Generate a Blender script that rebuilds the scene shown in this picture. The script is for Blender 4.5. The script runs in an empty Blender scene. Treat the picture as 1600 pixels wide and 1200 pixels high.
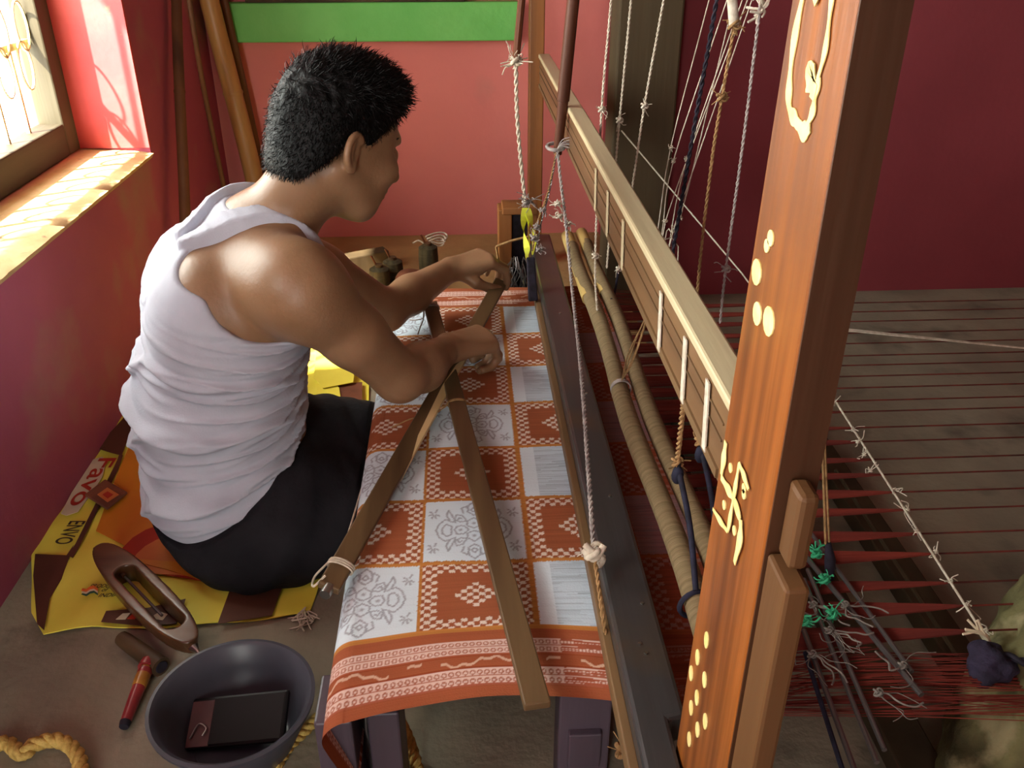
import bpy, math, random
import numpy as np
from mathutils import Vector, Matrix
random.seed(7); rng = np.random.default_rng(7)
SC = bpy.context.scene
COL = SC.collection

# ------------------------------------------------------------------ camera
H = 1.02; FPX = 1383.0; PITCH = math.radians(28.5); YAW = math.radians(3.2)
FW = np.array([math.sin(YAW)*math.cos(PITCH), math.cos(YAW)*math.cos(PITCH), -math.sin(PITCH)])
RT = np.array([math.cos(YAW), -math.sin(YAW), 0.0]); UP = np.cross(RT, FW)
CAM = np.array([0, 0, H])
cd = bpy.data.cameras.new('camera'); co = bpy.data.objects.new('camera', cd); COL.objects.link(co)
cd.sensor_width = 36; cd.lens = 36*FPX/1600; cd.clip_start = .02
co.matrix_world = Matrix(((RT[0], UP[0], -FW[0], 0), (RT[1], UP[1], -FW[1], 0), (RT[2], UP[2], -FW[2], H), (0, 0, 0, 1)))
SC.camera = co

# ------------------------------------------------------------------ light
vs = SC.view_settings
vs.view_transform = 'Standard'; vs.look = 'None'; vs.gamma = 1; vs.use_curve_mapping = False
vs.exposure = 0.30
W = bpy.data.worlds.new('world'); SC.world = W; W.use_nodes = True
bg = W.node_tree.nodes['Background']; bg.inputs[0].default_value = (.95, 1.0, .93, 1); bg.inputs[1].default_value = 15.0
sl = bpy.data.lights.new('sun', 'SUN'); sl.energy = 34; sl.angle = math.radians(1.0); sl.color = (1, .91, .70)
so = bpy.data.objects.new('sun', sl); COL.objects.link(so)
sd = Vector((.70, .60, -1.0)).normalized()
so.rotation_euler = sd.to_track_quat('-Z', 'Y').to_euler()
def portal(name, loc, rot, sx, sy):
    l = bpy.data.lights.new(name, 'AREA'); l.shape = 'RECTANGLE'; l.size = sx; l.size_y = sy
    l.cycles.is_portal = True
    o = bpy.data.objects.new(name, l); COL.objects.link(o); o.location = loc; o.rotation_euler = rot
portal('window_portal', (-1.10, 1.78, .96), (0, -math.pi/2, 0), 1.0, 1.1)
portal('added_window_portal', (-1.10, .425, 1.25), (0, -math.pi/2, 0), .90, .85)  # portal of the added second window
portal('added_doorway_portal', (-.61, -1.52, .95), (math.pi/2, 0, 0), .5, 1.9)  # portal of the doorway added behind the camera for fill light

# ------------------------------------------------------------------ helpers
def ray(x, y): return FW + RT*((x-800)/FPX) - UP*((y-600)/FPX)
def at(x, y, X=None, Y=None, Z=None):
    """point of the place seen in direction (x, y) that lies on the plane X=, Y= or Z="""
    d = ray(x, y)
    t = X/d[0] if X is not None else Y/d[1] if Y is not None else (Z-H)/d[2]
    return CAM + d*t
def S(r, g, b):
    f = lambda c: (c/255/12.92) if c/255 <= .04045 else ((c/255+.055)/1.055)**2.4
    return (f(r), f(g), f(b), 1)
def V(*a): return np.array(a if len(a) > 1 else a[0], float)
def nrm(v): v = V(v); return v/np.linalg.norm(v)

class MB:
    def __init__(s): s.v = []; s.f = []
    def add(s, vs, fs):
        n = len(s.v); s.v += [tuple(map(float, p)) for p in vs]; s.f += [tuple(i+n for i in f) for f in fs]; return s
    def box(s, lo, hi):
        x0, y0, z0 = lo; x1, y1, z1 = hi
        return s.add([(x0,y0,z0),(x1,y0,z0),(x1,y1,z0),(x0,y1,z0),(x0,y0,z1),(x1,y0,z1),(x1,y1,z1),(x0,y1,z1)],
                     [(0,3,2,1),(4,5,6,7),(0,1,5,4),(1,2,6,5),(2,3,7,6),(3,0,4,7)])
    def bar(s, a, b, w, t, upv=(0,0,1), w2=None, t2=None):
        """rectangular bar from a to b; w across, t along upv"""
        a = V(a); b = V(b); d = nrm(b-a); x = nrm(np.cross(d, upv)); u = np.cross(x, d)
        w2 = w if w2 is None else w2; t2 = t if t2 is None else t2
        vs = [p+x*sx*ww/2+u*su*tt/2 for p, ww, tt in ((a, w, t), (b, w2, t2)) for sx, su in ((-1,-1),(1,-1),(1,1),(-1,1))]
        return s.add(vs, [(0,1,2,3),(7,6,5,4),(0,4,5,1),(1,5,6,2),(2,6,7,3),(3,7,4,0)])
    def tube(s, pts, r, n=8, closed=False, caps=True):
        pts = [V(p) for p in pts]; m = len(pts)
        rs = [r]*m if np.isscalar(r) else list(r)
        T = []
        for i in range(m):
            if closed: d = pts[(i+1) % m]-pts[i-1]
            else: d = pts[min(i+1, m-1)]-pts[max(i-1, 0)]
            T.append(nrm(d) if np.linalg.norm(d) > 1e-9 else V(0, 0, 1))
        u = np.cross(T[0], (0, 0, 1));
        if np.linalg.norm(u) < .1: u = np.cross(T[0], (1, 0, 0))
        u = nrm(u); vs = []
        for i in range(m):
            u = u-T[i]*np.dot(u, T[i]); u = nrm(u); w = np.cross(T[i], u)
            for k in range(n):
                a = 2*math.pi*k/n; vs.append(pts[i]+(u*math.cos(a)+w*math.sin(a))*rs[i])
        fs = []
        for i in range(m if closed else m-1):
            j = (i+1) % m
            for k in range(n):
                l = (k+1) % n; fs.append((i*n+k, i*n+l, j*n+l, j*n+k))
        if caps and not closed:
            fs.append(tuple(range(n-1, -1, -1))); fs.append(tuple((m-1)*n+k for k in range(n)))
        return s.add(vs, fs)
    def rope(s, pts, r, strands=3, pitch=.03, n=6, step=None, sr=None):
        pts = resample(pts, step or pitch/8); m = len(pts)
        L = np.concatenate([[0], np.cumsum(np.linalg.norm(np.diff(pts, axis=0), axis=1))])
        u = None; fr = []
        for i in range(m):
            t = nrm(pts[min(i+1, m-1)]-pts[max(i-1, 0)])
            if u is None:
                u = np.cross(t, (0, 0, 1)); u = np.cross(t, (1, 0, 0)) if np.linalg.norm(u) < .1 else u
            u = nrm(u-t*np.dot(u, t)); fr.append((u, np.cross(t, u)))
        for q in range(strands):
            ph = 2*math.pi*q/strands
            s.tube([pts[i]+(fr[i][0]*math.cos(ph+2*math.pi*L[i]/pitch)+fr[i][1]*math.sin(ph+2*math.pi*L[i]/pitch))*r*.5 for i in range(m)], (sr or r*.56), n)
        return s
    def lathe(s, prof, c, n=24, axis=(0, 0, 1), cap=True):
        ax = nrm(axis); u = np.cross(ax, (1, 0, 0)); u = np.cross(ax, (0, 1, 0)) if np.linalg.norm(u) < .1 else u
        u = nrm(u); w = np.cross(ax, u); c = V(c)
        vs = [c+ax*z+(u*math.cos(2*math.pi*k/n)+w*math.sin(2*math.pi*k/n))*r for r, z in prof for k in range(n)]
        fs = [(i*n+k, i*n+(k+1) % n, (i+1)*n+(k+1) % n, (i+1)*n+k) for i in range(len(prof)-1) for k in range(n)]
        if cap: fs += [tuple(range(n-1, -1, -1)), tuple((len(prof)-1)*n+k for k in range(n))]
        return s.add(vs, fs)
    def slab(s, poly, th):
        """poly: 3-D outline, th: thickness vector"""
        p = [V(q) for q in poly]; n = len(p); th = V(th)
        fs = [tuple(range(n-1, -1, -1)), tuple(range(n, 2*n))]+[(i, (i+1) % n, n+(i+1) % n, n+i) for i in range(n)]
        return s.add(p+[q+th for q in p], fs)
    def ball(s, c, rad, n=10, m=7, R=None):
        c = V(c); rad = V(rad) if not np.isscalar(rad) else V(rad, rad, rad); vs = []; fs = []
        for i in range(m+1):
            for k in range(n):
                th = math.pi*i/m; ph = 2*math.pi*k/n
                q = V(math.sin(th)*math.cos(ph), math.sin(th)*math.sin(ph), math.cos(th))*rad
                vs.append(c+(q if R is None else R@q))
        for i in range(m):
            for k in range(n): fs.append((i*n+k, (i+1)*n+k, (i+1)*n+(k+1) % n, i*n+(k+1) % n))
        return s.add(vs, fs)
    def build(s, name, m, parent=None, smooth=None, bevel=0, kind=None, label=None):
        org = V(parent_loc(parent)) if parent else V(0, 0, 0)
        me = bpy.data.meshes.new(name); me.from_pydata([tuple(V(p)-org) for p in s.v], [], s.f)
        me.update(); me.materials.append(m)
        if smooth is not None:
            me.shade_smooth(); me.set_sharp_from_angle(angle=math.radians(smooth))
        o = bpy.data.objects.new(name, me); COL.objects.link(o)
        if parent: o.parent = parent
        if bevel:
            b = o.modifiers.new('bevel', 'BEVEL'); b.width = bevel; b.segments = 2; b.limit_method = 'ANGLE'; b.angle_limit = math.radians(40)
        if kind: o['kind'] = kind
        if label: o['label'] = label
        return o
def parent_loc(p):
    l = V(0, 0, 0)
    while p: l = l+V(p.location); p = p.parent
    return l
def resample(pts, step):
    pts = np.array([V(p) for p in pts]); L = np.concatenate([[0], np.cumsum(np.linalg.norm(np.diff(pts, axis=0), axis=1))])
    n = max(2, int(L[-1]/step)+1); t = np.linspace(0, L[-1], n)
    return np.stack([np.interp(t, L, pts[:, k]) for k in range(3)], 1)
def spline(pts, n=8):
    P = [V(p) for p in pts]; P = [2*P[0]-P[1]]+P+[2*P[-1]-P[-2]]; out = []
    for i in range(1, len(P)-2):
        for k in range(n):
            t = k/n; a, b, c, d = P[i-1:i+3]
            out.append(.5*((2*b)+(c-a)*t+(2*a-5*b+4*c-d)*t*t+(3*b-a-3*c+d)*t**3))
    out.append(P[-2]); return out
def thing(name, label, cat, loc=(0, 0, 0), group=None):
    o = bpy.data.objects.new(name, None); COL.objects.link(o); o.location = tuple(map(float, loc)); o.empty_display_size = .05
    return tag(o, label, cat, group)
def tag(o, label, cat, group=None):
    o['label'] = label; o['category'] = cat
    if group: o['group'] = group
    return o
def struct(o): o['kind'] = 'structure'; return o

# ------------------------------------------------------------------ materials
def mat(name, c1, c2=None, rough=.7, scale=8, stretch=(1, 1, 1), bump=.15, bscale=60, bstretch=None, spec=.3, lo=.35, hi=.65, c3=None, scale3=3, amt3=(.55, .7), coat=0, detail=6, trans=0, sss=0):
    m = bpy.data.materials.new(name); m.use_nodes = True; N = m.node_tree.nodes; L = m.node_tree.links
    b = N['Principled BSDF']; b.inputs['Roughness'].default_value = rough; b.inputs['Specular IOR Level'].default_value = spec
    if coat: b.inputs['Coat Weight'].default_value = coat; b.inputs['Coat Roughness'].default_value = .25
    if sss: b.inputs['Subsurface Weight'].default_value = sss; b.inputs['Subsurface Radius'].default_value = (.012, .005, .003); b.inputs['Subsurface Scale'].default_value = 1
    tc = N.new('ShaderNodeTexCoord')
    def noise(sc, st, det=detail):
        mp = N.new('ShaderNodeMapping'); mp.inputs['Scale'].default_value = st; L.new(tc.outputs['Object'], mp.inputs['Vector'])
        n = N.new('ShaderNodeTexNoise'); n.inputs['Scale'].default_value = sc; n.inputs['Detail'].default_value = det; L.new(mp.outputs[0], n.inputs['Vector']); return n
    col = None
    if c2:
        n = noise(scale, stretch); r = N.new('ShaderNodeValToRGB'); r.color_ramp.elements[0].position = lo; r.color_ramp.elements[1].position = hi
        r.color_ramp.elements[0].color = c1; r.color_ramp.elements[1].color = c2; L.new(n.outputs['Fac'], r.inputs[0]); col = r.outputs[0]
        if c3:
            n3 = noise(scale3, (1, 1, 1), 8); r3 = N.new('ShaderNodeValToRGB'); r3.color_ramp.elements[0].position, r3.color_ramp.elements[1].position = amt3
            r3.color_ramp.elements[0].color = (0, 0, 0, 1); r3.color_ramp.elements[1].color = (1, 1, 1, 1); L.new(n3.outputs['Fac'], r3.inputs[0])
            mx = N.new('ShaderNodeMix'); mx.data_type = 'RGBA'; L.new(r3.outputs[0], mx.inputs[0]); L.new(col, mx.inputs[6]); mx.inputs[7].default_value = c3; col = mx.outputs[2]
        L.new(col, b.inputs['Base Color'])
    else: b.inputs['Base Color'].default_value = c1
    if bump:
        n = noise(bscale, bstretch or stretch, 4); bp = N.new('ShaderNodeBump'); bp.inputs['Strength'].default_value = bump; bp.inputs['Distance'].default_value = .01
        L.new(n.outputs['Fac'], bp.inputs['Height']); L.new(bp.outputs[0], b.inputs['Normal'])
    return m
def wood(name, c1, c2, axis='y', rough=.6, spec=.3, coat=0, scale=14, bump=.12, **k):
    st = {'x': (.06, 1, 1), 'y': (1, .06, 1), 'z': (1, 1, .06)}[axis]
    return mat(name, c1, c2, rough, scale, st, bump, 45, st, spec, .3, .7, coat=coat, **k)

M = {}
M['wall'] = mat('pink_paint', S(212, 124, 116), S(200, 112, 106), .75, 2.5, bump=.10, bscale=45, c3=S(186, 122, 112), scale3=2.2, amt3=(.66, .76), spec=.25)
M['wall_left'] = mat('magenta_paint', S(180, 92, 120), S(166, 82, 110), .7, 2.2, bump=.12, bscale=35, c3=S(164, 128, 118), scale3=2.6, amt3=(.53, .68), spec=.25)
M['wall_dark'] = mat('shaded_wall_paint', S(142, 62, 68), S(130, 56, 62), .75, 2.5, bump=.10, bscale=45, spec=.25)  # wall paint darkened: the dimmer light on the right walls is in the colour
M['plaster'] = mat('bare_plaster', S(214, 186, 140), S(190, 158, 112), .85, 9, bump=.3, bscale=30, c3=S(120, 92, 70), scale3=30, amt3=(.66, .74))
M['jamb'] = mat('jamb_paint', S(206, 92, 92), S(196, 78, 82), .75, 6, bump=.15, bscale=35, c3=S(214, 170, 120), scale3=5, amt3=(.64, .7))
M['floor'] = mat('concrete', S(150, 142, 122), S(126, 118, 102), .8, 5, bump=.2, bscale=70, c3=S(94, 88, 76), scale3=6, amt3=(.56, .74), spec=.25)
M['mudfloor'] = mat('mud_floor', S(176, 144, 96), S(150, 120, 78), .9, 5, bump=.25, bscale=40)
M['pit'] = mat('pit_earth', S(84, 70, 56), S(64, 52, 42), .95, 6, bump=.3, bscale=30)
M['ceil'] = mat('ceiling_lime', S(176, 168, 152), S(158, 150, 136), .9, 3, bump=.1)
M['green'] = mat('green_paint', S(112, 186, 96), S(98, 174, 84), .6, 7, bump=.2, bscale=40, spec=.3)
M['frame'] = wood('window_wood', S(88, 80, 62), S(60, 54, 42), 'z', .7)
M['frame_y'] = wood('window_wood_backlit', S(66, 58, 44), S(44, 38, 30), 'y', .7)  # rails darker than the stiles: their backlit shade is in the colour
M['grille'] = mat('grille_paint', S(228, 220, 170), S(206, 196, 140), .5, 20, bump=0)
M['post'] = wood('varnished_wood', S(158, 90, 34), S(92, 48, 18), 'z', .42, .4, .15, 48, c3=S(110, 62, 26), scale3=4, amt3=(.5, .75))
M['post_edge'] = wood('shaded_stained_wood', S(86, 52, 29), S(44, 27, 16), 'z', .5, .3, 0, 9)  # smudges plus the shade of this side, both put into the colour
M['post2'] = wood('brown_timber', S(112, 76, 42), S(70, 44, 24), 'z', .6, .3, 0, 12)
M['mark'] = mat('cream_paint', S(250, 232, 160), S(240, 214, 130), .5, 60, bump=.1)
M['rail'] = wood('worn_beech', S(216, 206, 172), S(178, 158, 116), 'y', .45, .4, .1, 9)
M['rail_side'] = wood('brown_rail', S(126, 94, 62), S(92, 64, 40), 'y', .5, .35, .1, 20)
M['beam'] = wood('dark_painted_wood', S(66, 66, 68), S(42, 39, 38), 'y', .32, .45, .25, 12, c3=S(70, 58, 46), scale3=8, amt3=(.55, .75))
M['beam_edge'] = wood('worn_edge_wood', S(124, 96, 64), S(80, 58, 40), 'y', .5, .3, 0, 18)
M['purple'] = wood('purple_grey_wood', S(88, 76, 88), S(62, 52, 62), 'z', .5, .4, .1, 12)
M['pillar'] = wood('dark_pillar_wood', S(82, 68, 48), S(54, 44, 32), 'z', .75, .2, 0, 7)
M['upright'] = wood('teak_upright', S(142, 90, 46), S(96, 58, 30), 'z', .55, .3, 0, 16)
M['stick'] = wood('reddish_stick', S(108, 60, 34), S(70, 36, 22), 'z', .55, .3, 0, 20)
M['bamboo'] = wood('bamboo_brown', S(184, 140, 82), S(138, 94, 50), 'z', .45, .35, .1, 10)
M['bamboo_dk'] = wood('bamboo_dark', S(116, 76, 44), S(74, 46, 30), 'z', .55, .3, 0, 12)
M['pale'] = wood('pale_bamboo', S(206, 178, 112), S(170, 136, 76), 'y', .5, .3, 0, 12)
M['wound'] = mat('wound_thread', S(140, 120, 88), S(116, 98, 68), .8, 160, (.02, 1, .02), .5, 420, (.01, 1, .01))
M['temple'] = wood('temple_wood', S(112, 88, 58), S(78, 58, 38), 'y', .5, .35, .05, 22)
M['temple_pale'] = wood('temple_pale_wood', S(238, 216, 164), S(216, 184, 130), 'y', .5, .3, 0, 22)
M['cord'] = mat('white_cord', S(214, 204, 186), S(180, 166, 146), .85, 80, bump=.2, bscale=300)
M['cord_grey'] = mat('grey_cord', S(176, 166, 160), S(132, 122, 120), .85, 80, bump=.2, bscale=300)
M['tangle'] = mat('dull_yarn', S(128, 120, 112), S(96, 88, 82), .9, 60, bump=0)
M['jute'] = mat('jute_cord', S(170, 134, 90), S(126, 94, 58), .9, 80, bump=.2, bscale=300)
M['blackcord'] = mat('dark_cord', S(38, 32, 46), S(24, 20, 28), .8, 80, bump=0)
M['bluecord'] = mat('navy_cord', S(36, 36, 56), S(24, 24, 36), .8, 80, bump=0)
M['knot'] = mat('purple_rag', S(52, 44, 66), S(34, 28, 42), .9, 30, bump=.4, bscale=120)
M['greencord'] = mat('green_cord', S(60, 168, 120), S(46, 140, 98), .7, 80, bump=0)
M['yellowrib'] = mat('yellow_ribbon', S(244, 250, 92), S(226, 236, 70), .5, 30, bump=0)
M['warp'] = mat('red_warp_yarn', S(126, 48, 36), S(92, 32, 26), .8, 40, (.04, 1, 1), .3, 120, (.02, 1, 1))
M['warp_line'] = mat('warp_string', S(112, 44, 34), S(70, 30, 24), .85, 30, bump=0)
M['rope'] = mat('yellow_rope', S(216, 184, 104), S(176, 142, 70), .7, 120, bump=.3, bscale=260)
M['shuttle'] = wood('shuttle_wood', S(104, 68, 40), S(66, 40, 24), 'x', .35, .4, .25, 20)
M['shuttle_in'] = mat('shuttle_worn_wood', S(176, 136, 76), S(140, 100, 54), .55, 20)
M['metal'] = mat('steel', S(180, 180, 176), None, .3, spec=.6, bump=0); M['metal'].node_tree.nodes['Principled BSDF'].inputs['Metallic'].default_value = 1
M['rod'] = mat('dark_steel', S(128, 124, 124), None, .28, spec=.6, bump=0); M['rod'].node_tree.nodes['Principled BSDF'].inputs['Metallic'].default_value = .8
M['bowl'] = mat('bowl_plastic', S(74, 76, 86), S(62, 63, 72), .38, 10, bump=.03, spec=.4)
M['phone'] = mat('phone_case', S(20, 19, 22), S(14, 14, 16), .5, 8, bump=.03, spec=.2)
M['phone_red'] = mat('phone_maroon', S(84, 44, 44), S(66, 34, 36), .4, 20, bump=.03, spec=.5)
M['redlac'] = mat('red_lacquer', S(156, 50, 52), S(132, 40, 44), .35, 20, bump=.03, coat=.3)
M['yellac'] = mat('yellow_lacquer', S(188, 134, 52), S(160, 106, 40), .35, 40, bump=.03, coat=.3)
M['bobbin'] = wood('bobbin_wood', S(92, 70, 46), S(60, 44, 30), 'x', .6)
M['spool'] = mat('dark_yarn', S(88, 80, 54), S(60, 54, 38), .85, 60, (1, 1, .1), .5, 260, (.05, .05, 1))
M['brown_ob'] = mat('brown_cloth', S(128, 78, 54), S(96, 56, 40), .85, 12)
M['stone'] = mat('mossy_stone', S(124, 118, 78), S(78, 74, 48), .95, 14, bump=.9, bscale=26, c3=S(150, 140, 104), scale3=12, amt3=(.52, .62))
M['mat_y'] = mat('mat_yellow', S(240, 230, 92), S(226, 210, 72), .45, 6, bump=.12, bscale=16, spec=.4)
M['mat_o'] = mat('mat_orange', S(214, 142, 36), S(196, 122, 30), .45, 6, bump=.12, bscale=16, spec=.4)
M['mat_b'] = mat('mat_brown', S(92, 56, 40), S(70, 42, 32), .5, 8, bump=.12, bscale=16, spec=.35)
M['mat_w'] = mat('mat_white', S(216, 200, 170), S(196, 176, 150), .5, 12, bump=.1, bscale=16)
M['mat_r'] = mat('mat_red_print', S(178, 54, 34), S(158, 42, 30), .5, 12, bump=0)
M['mat_pink'] = mat('mat_salmon_print', S(206, 126, 66), S(186, 106, 54), .5, 12, bump=.1, bscale=16)
M['mat_k'] = mat('mat_dark_print', S(58, 48, 40), None, .5, bump=0)
M['flag_o'] = mat('flag_orange', S(226, 112, 44), None, .5, bump=0)
M['flag_g'] = mat('flag_green', S(48, 84, 62), None, .5, bump=0)
M['skin'] = mat('skin', S(142, 108, 80), S(128, 95, 68), .42, 9, bump=.06, bscale=160, spec=.35, sss=.12)
M['lip'] = mat('lip', S(110, 66, 54), None, .5, bump=0)
M['hair'] = mat('hair', S(10, 9, 9), S(6, 6, 6), .5, 60, bump=.25, bscale=160, spec=.14)
M['eye'] = mat('eye_white', S(210, 200, 190), None, .2, bump=0)
M['shirt'] = mat('white_vest_knit', S(180, 182, 194), S(168, 170, 182), .85, 12, bump=.10, bscale=300, spec=.2)
M['lungi'] = mat('black_cloth', S(34, 33, 37), S(22, 21, 25), .85, 10, bump=.2, bscale=90, spec=.15)

# ------------------------------------------------------------------ the room
XL = -.78; WT = .30                      # inner face of the left wall, its thickness
WY0, WY1, WZ0, WZ1 = 1.25, 2.275, .475, 1.45   # window opening
NY0, NY1, NZ0, NZ1 = .0, .85, .80, 1.70      # second window, out of view, added to light the room from the left
YB = 2.97; YBR = 2.40; XS = .47          # back wall, nearer back wall at right and where they meet
XR = 2.7; YN = -1.5; ZC = 2.5
PX0, PX1, PY0, PY1, PZ = -.14, .50, .98, 1.86, -.48   # treadle pit under the cloth
b = MB(); floor_cells = [((XL-WT, YN-.3), (PX0, YB+.2)), ((PX1, YN-.3), (XR+.2, YB+.2)), ((PX0, YN-.3), (PX1, PY0)), ((PX0, PY1), (PX1, YB+.2))]
for (x0, y0), (x1, y1) in floor_cells: b.box((x0, y0, -.12), (x1, y1, 0))
struct(b.build('floor', M['floor']))
b = MB().box((PX0-.06, PY0-.06, PZ-.05), (PX1+.06, PY1+.06, PZ)); b.box((PX0-.06, PY0-.06, PZ), (PX0, PY1+.06, -.12)); b.box((PX1, PY0-.06, PZ), (PX1+.06, PY1+.06, -.12))
b.box((PX0, PY0-.06, PZ), (PX1, PY0, -.12)); b.box((PX0, PY1, PZ), (PX1, PY1+.06, -.12))
struct(b.build('floor_pit', M['pit']))
b = MB()
b.box((XL-WT, YN-.3, 0), (XL, NY0, ZC)); b.box((XL-WT, NY1, 0), (XL, WY0, ZC)); b.box((XL-WT, NY0, 0), (XL, NY1, NZ0)); b.box((XL-WT, NY0, NZ1), (XL, NY1, ZC)); b.box((XL-WT, WY1, 0), (XL, YB+.2, ZC)); b.box((XL-WT, WY0, 0), (XL, WY1, WZ0-.016)); b.box((XL-WT, WY0, WZ1), (XL, WY1, ZC))
wl = struct(b.build('wall_left', M['wall_left']))
# worn plaster sill with an uneven room-side edge, and the reveal's jamb
n = 46; vs = []; fs = []
for i in range(n+1):
    y = WY0+(WY1-WY0)*i/n; e = .006*math.sin(i*1.7)+.004*math.sin(i*4.1+1)
    for x, z in ((XL-WT+.02, WZ0+.012), (XL-.15, WZ0+.008), (XL-.04, WZ0+.002), (XL+.003+e*.7, WZ0-.008+e*.4), (XL+.001, WZ0-.0165), (XL-WT+.02, WZ0-.0165)): vs.append((x, y, z))
for i in range(n):
    for k in range(6): l = (k+1) % 6; fs.append((i*6+k, i*6+l, (i+1)*6+l, (i+1)*6+k))
fs += [tuple(range(6)), tuple(n*6+k for k in range(5, -1, -1))]
MB().add(vs, fs).build('window_sill', M['plaster'], wl, 60)
MB().box((XL-WT+.01, WY1-.008, WZ0+.01), (XL+.002, WY1+.004, WZ1)).build('window_jamb', M['jamb'], wl)
struct(MB().box((XL-WT, YB, 0), (XS+.1, YB+.2, ZC)).build('wall_back', M['wall']))
struct(MB().box((XS, YBR, 0), (XR, YB+.2, ZC)).build('wall_back_right', M['wall_dark']))
struct(MB().box((XR, YN-.3, 0), (XR+.2, YB+.2, ZC)).build('wall_right', M['wall_dark']))
b = MB().box((-.40, YN-.2, 0), (XR+.2, YN, ZC)); b.box((XL-WT, YN-.2, 1.9), (-.40, YN, ZC)); struct(b.build('wall_near', M['wall']))  # gap at left is an unseen doorway added for fill light
struct(MB().box((XL-WT, YN-.3, ZC), (XR+.2, YB+.2, ZC+.1)).build('ceiling', M['ceil']))
# unseen slab added outside the window to keep sun off the room
struct(MB().box((XL-WT-.22, WY0-.2, 1.50), (XL-WT, WY1+.3, 1.56)).build('sun_blocker_1', M['ceil']))
struct(MB().box((XL-WT-.62, NY0-.8, 1.72), (XL-WT, NY1+.05, 1.78)).build('sun_blocker_2', M['ceil']))  # unseen slab added to block sun at the second window
# window: frame and grille
wf = struct(thing('window_1', 'wooden window with cream iron grille in the left wall', 'window', (XL-WT+.06, WY0, WZ0)))
del wf['category']; del wf['label']
fx0, fx1 = XL-WT+.075, XL-WT+.135
MB().box((fx0, WY1-.075, WZ0+.01), (fx1, WY1-.008, WZ1)).build('frame_stile', M['frame'], wf, bevel=.004)
MB().box((fx0, WY0, WZ0+.01), (fx1, WY0+.07, WZ1)).build('frame_stile', M['frame'], wf, bevel=.004)
MB().box((fx0, WY0+.07, WZ0+.01), (fx1, WY1-.075, WZ0+.085)).build('frame_rail', M['frame_y'], wf, bevel=.004)
MB().box((fx0, WY0+.07, WZ1-.07), (fx1, WY1-.075, WZ1)).build('frame_rail', M['frame_y'], wf, bevel=.004)
gx = XL-WT+.095; k = 0
for y in np.arange(WY0+.12, WY1-.08, .105):
    MB().box((gx-.004, y-.004, WZ0+.085), (gx+.004, y+.004, WZ1-.07)).build('grille_bar', M['grille'], wf)
    for z, s in ((.78, 1), (.70, -1), (1.12, 1), (1.2, -1)):
        pts = [(gx+.012, y+.052+.030*math.cos(a)+s*.012, z+.052*math.sin(a)) for a in np.linspace(0, 2*math.pi, 18, endpoint=False)]
        MB().tube(pts, .0030, 6, closed=True).build('grille_ring', M['grille'], wf, 60)
MB().box((gx-.006, WY0+.07, .735), (gx+.006, WY1-.07, .75)).build('grille_bar', M['grille'], wf)
# green painted ledge high on the back wall
gl = struct(MB().box((-.76, YB-.05, .645), (.183, YB, .757)).build('trim_2', M['green'], bevel=.004))
struct(MB().box((-.64, YB-.045, .757), (.02, YB, .80)).build('trim_4', M['pillar'], bevel=.003))
struct(MB().box((XL, 2.02, 0), (XS, YB, .004)).build('floor_mud', M['mudfloor']))

# ------------------------------------------------------------------ loom: cloth
CZ = .222
Y0C, Y1C = .695, 1.945       # near and far selvedge
RX = [-.367, -.220, -.0725, .079, .230]; RY0 = .81; RH = .1465
def seg_dist(px, py, segs):
    d = np.full(px.shape, 9.0)
    for (x0, y0, x1, y1) in segs:
        dx, dy = x1-x0, y1-y0; l = dx*dx+dy*dy+1e-9
        t = np.clip(((px-x0)*dx+(py-y0)*dy)/l, 0, 1); d = np.minimum(d, np.hypot(px-x0-t*dx, py-y0-t*dy))
    return d
def motif_segs():
    # right half, mirrored; unit: half cell
    L = []
    def pl(p, closed=False):
        if closed: p = p+[p[0]]
        L.extend((p[i][0], p[i][1], p[i+1][0], p[i+1][1]) for i in range(len(p)-1))
    pl([(0, .04), (.13, .12), (.13, .26), (0, .38), (-.13, .26), (-.13, .12)], True)
    pl([(0, -.04), (.13, -.12), (.13, -.26), (0, -.38), (-.13, -.26), (-.13, -.12)], True)
    for s in (1, -1):
        pl([(s*.10, 0), (s*.20, .13), (s*.33, .13), (s*.38, 0), (s*.33, -.13), (s*.20, -.13)], True)
        pl([(s*.40, .26), (s*.56, .36), (s*.68, .22), (s*.74, 0), (s*.68, -.22), (s*.56, -.36), (s*.40, -.26)])
        pl([(s*.44, .14), (s*.54, .20), (s*.62, .08), (s*.62, -.08), (s*.54, -.20), (s*.44, -.14)], True)
        for t in (1, -1):
            pl([(s*.36, t*.24), (s*.40, t*.40), (s*.50, t*.66), (s*.54, t*.50), (s*.48, t*.34)], False)
            pl([(s*.14, t*.28), (s*.22, t*.46), (s*.34, t*.50), (s*.38, t*.34), (s*.26, t*.26)], True)
            pl([(s*.20, t*.54), (s*.24, t*.70), (s*.14, t*.78), (s*.10, t*.62)], False)
            pl([(0, t*.46), (s*.12, t*.58), (s*.10, t*.80), (0, t*.90)])
            pl([(0, t*.58), (s*.06, t*.64), (0, t*.72)])
            pl([(s*.24, t*.36), (s*.29, t*.40), (s*.32, t*.34)])
            for a in range(4):
                q = a*math.pi/4+.3; cx, cy = s*.78, t*.56
                pl([(cx-.04*math.cos(q), cy-.05*math.sin(q)), (cx-.11*math.cos(q), cy-.16*math.sin(q))]); pl([(cx+.04*math.cos(q), cy+.05*math.sin(q)), (cx+.11*math.cos(q), cy+.16*math.sin(q))]) if a % 2 else None
    return L
G = 150
gu, gv = np.meshgrid(np.linspace(-1, 1, G), np.linspace(-1, 1, G), indexing='ij')
MOT = np.clip(1-(seg_dist(gu, gv, motif_segs())-.010)/.016, 0, 1)
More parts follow.
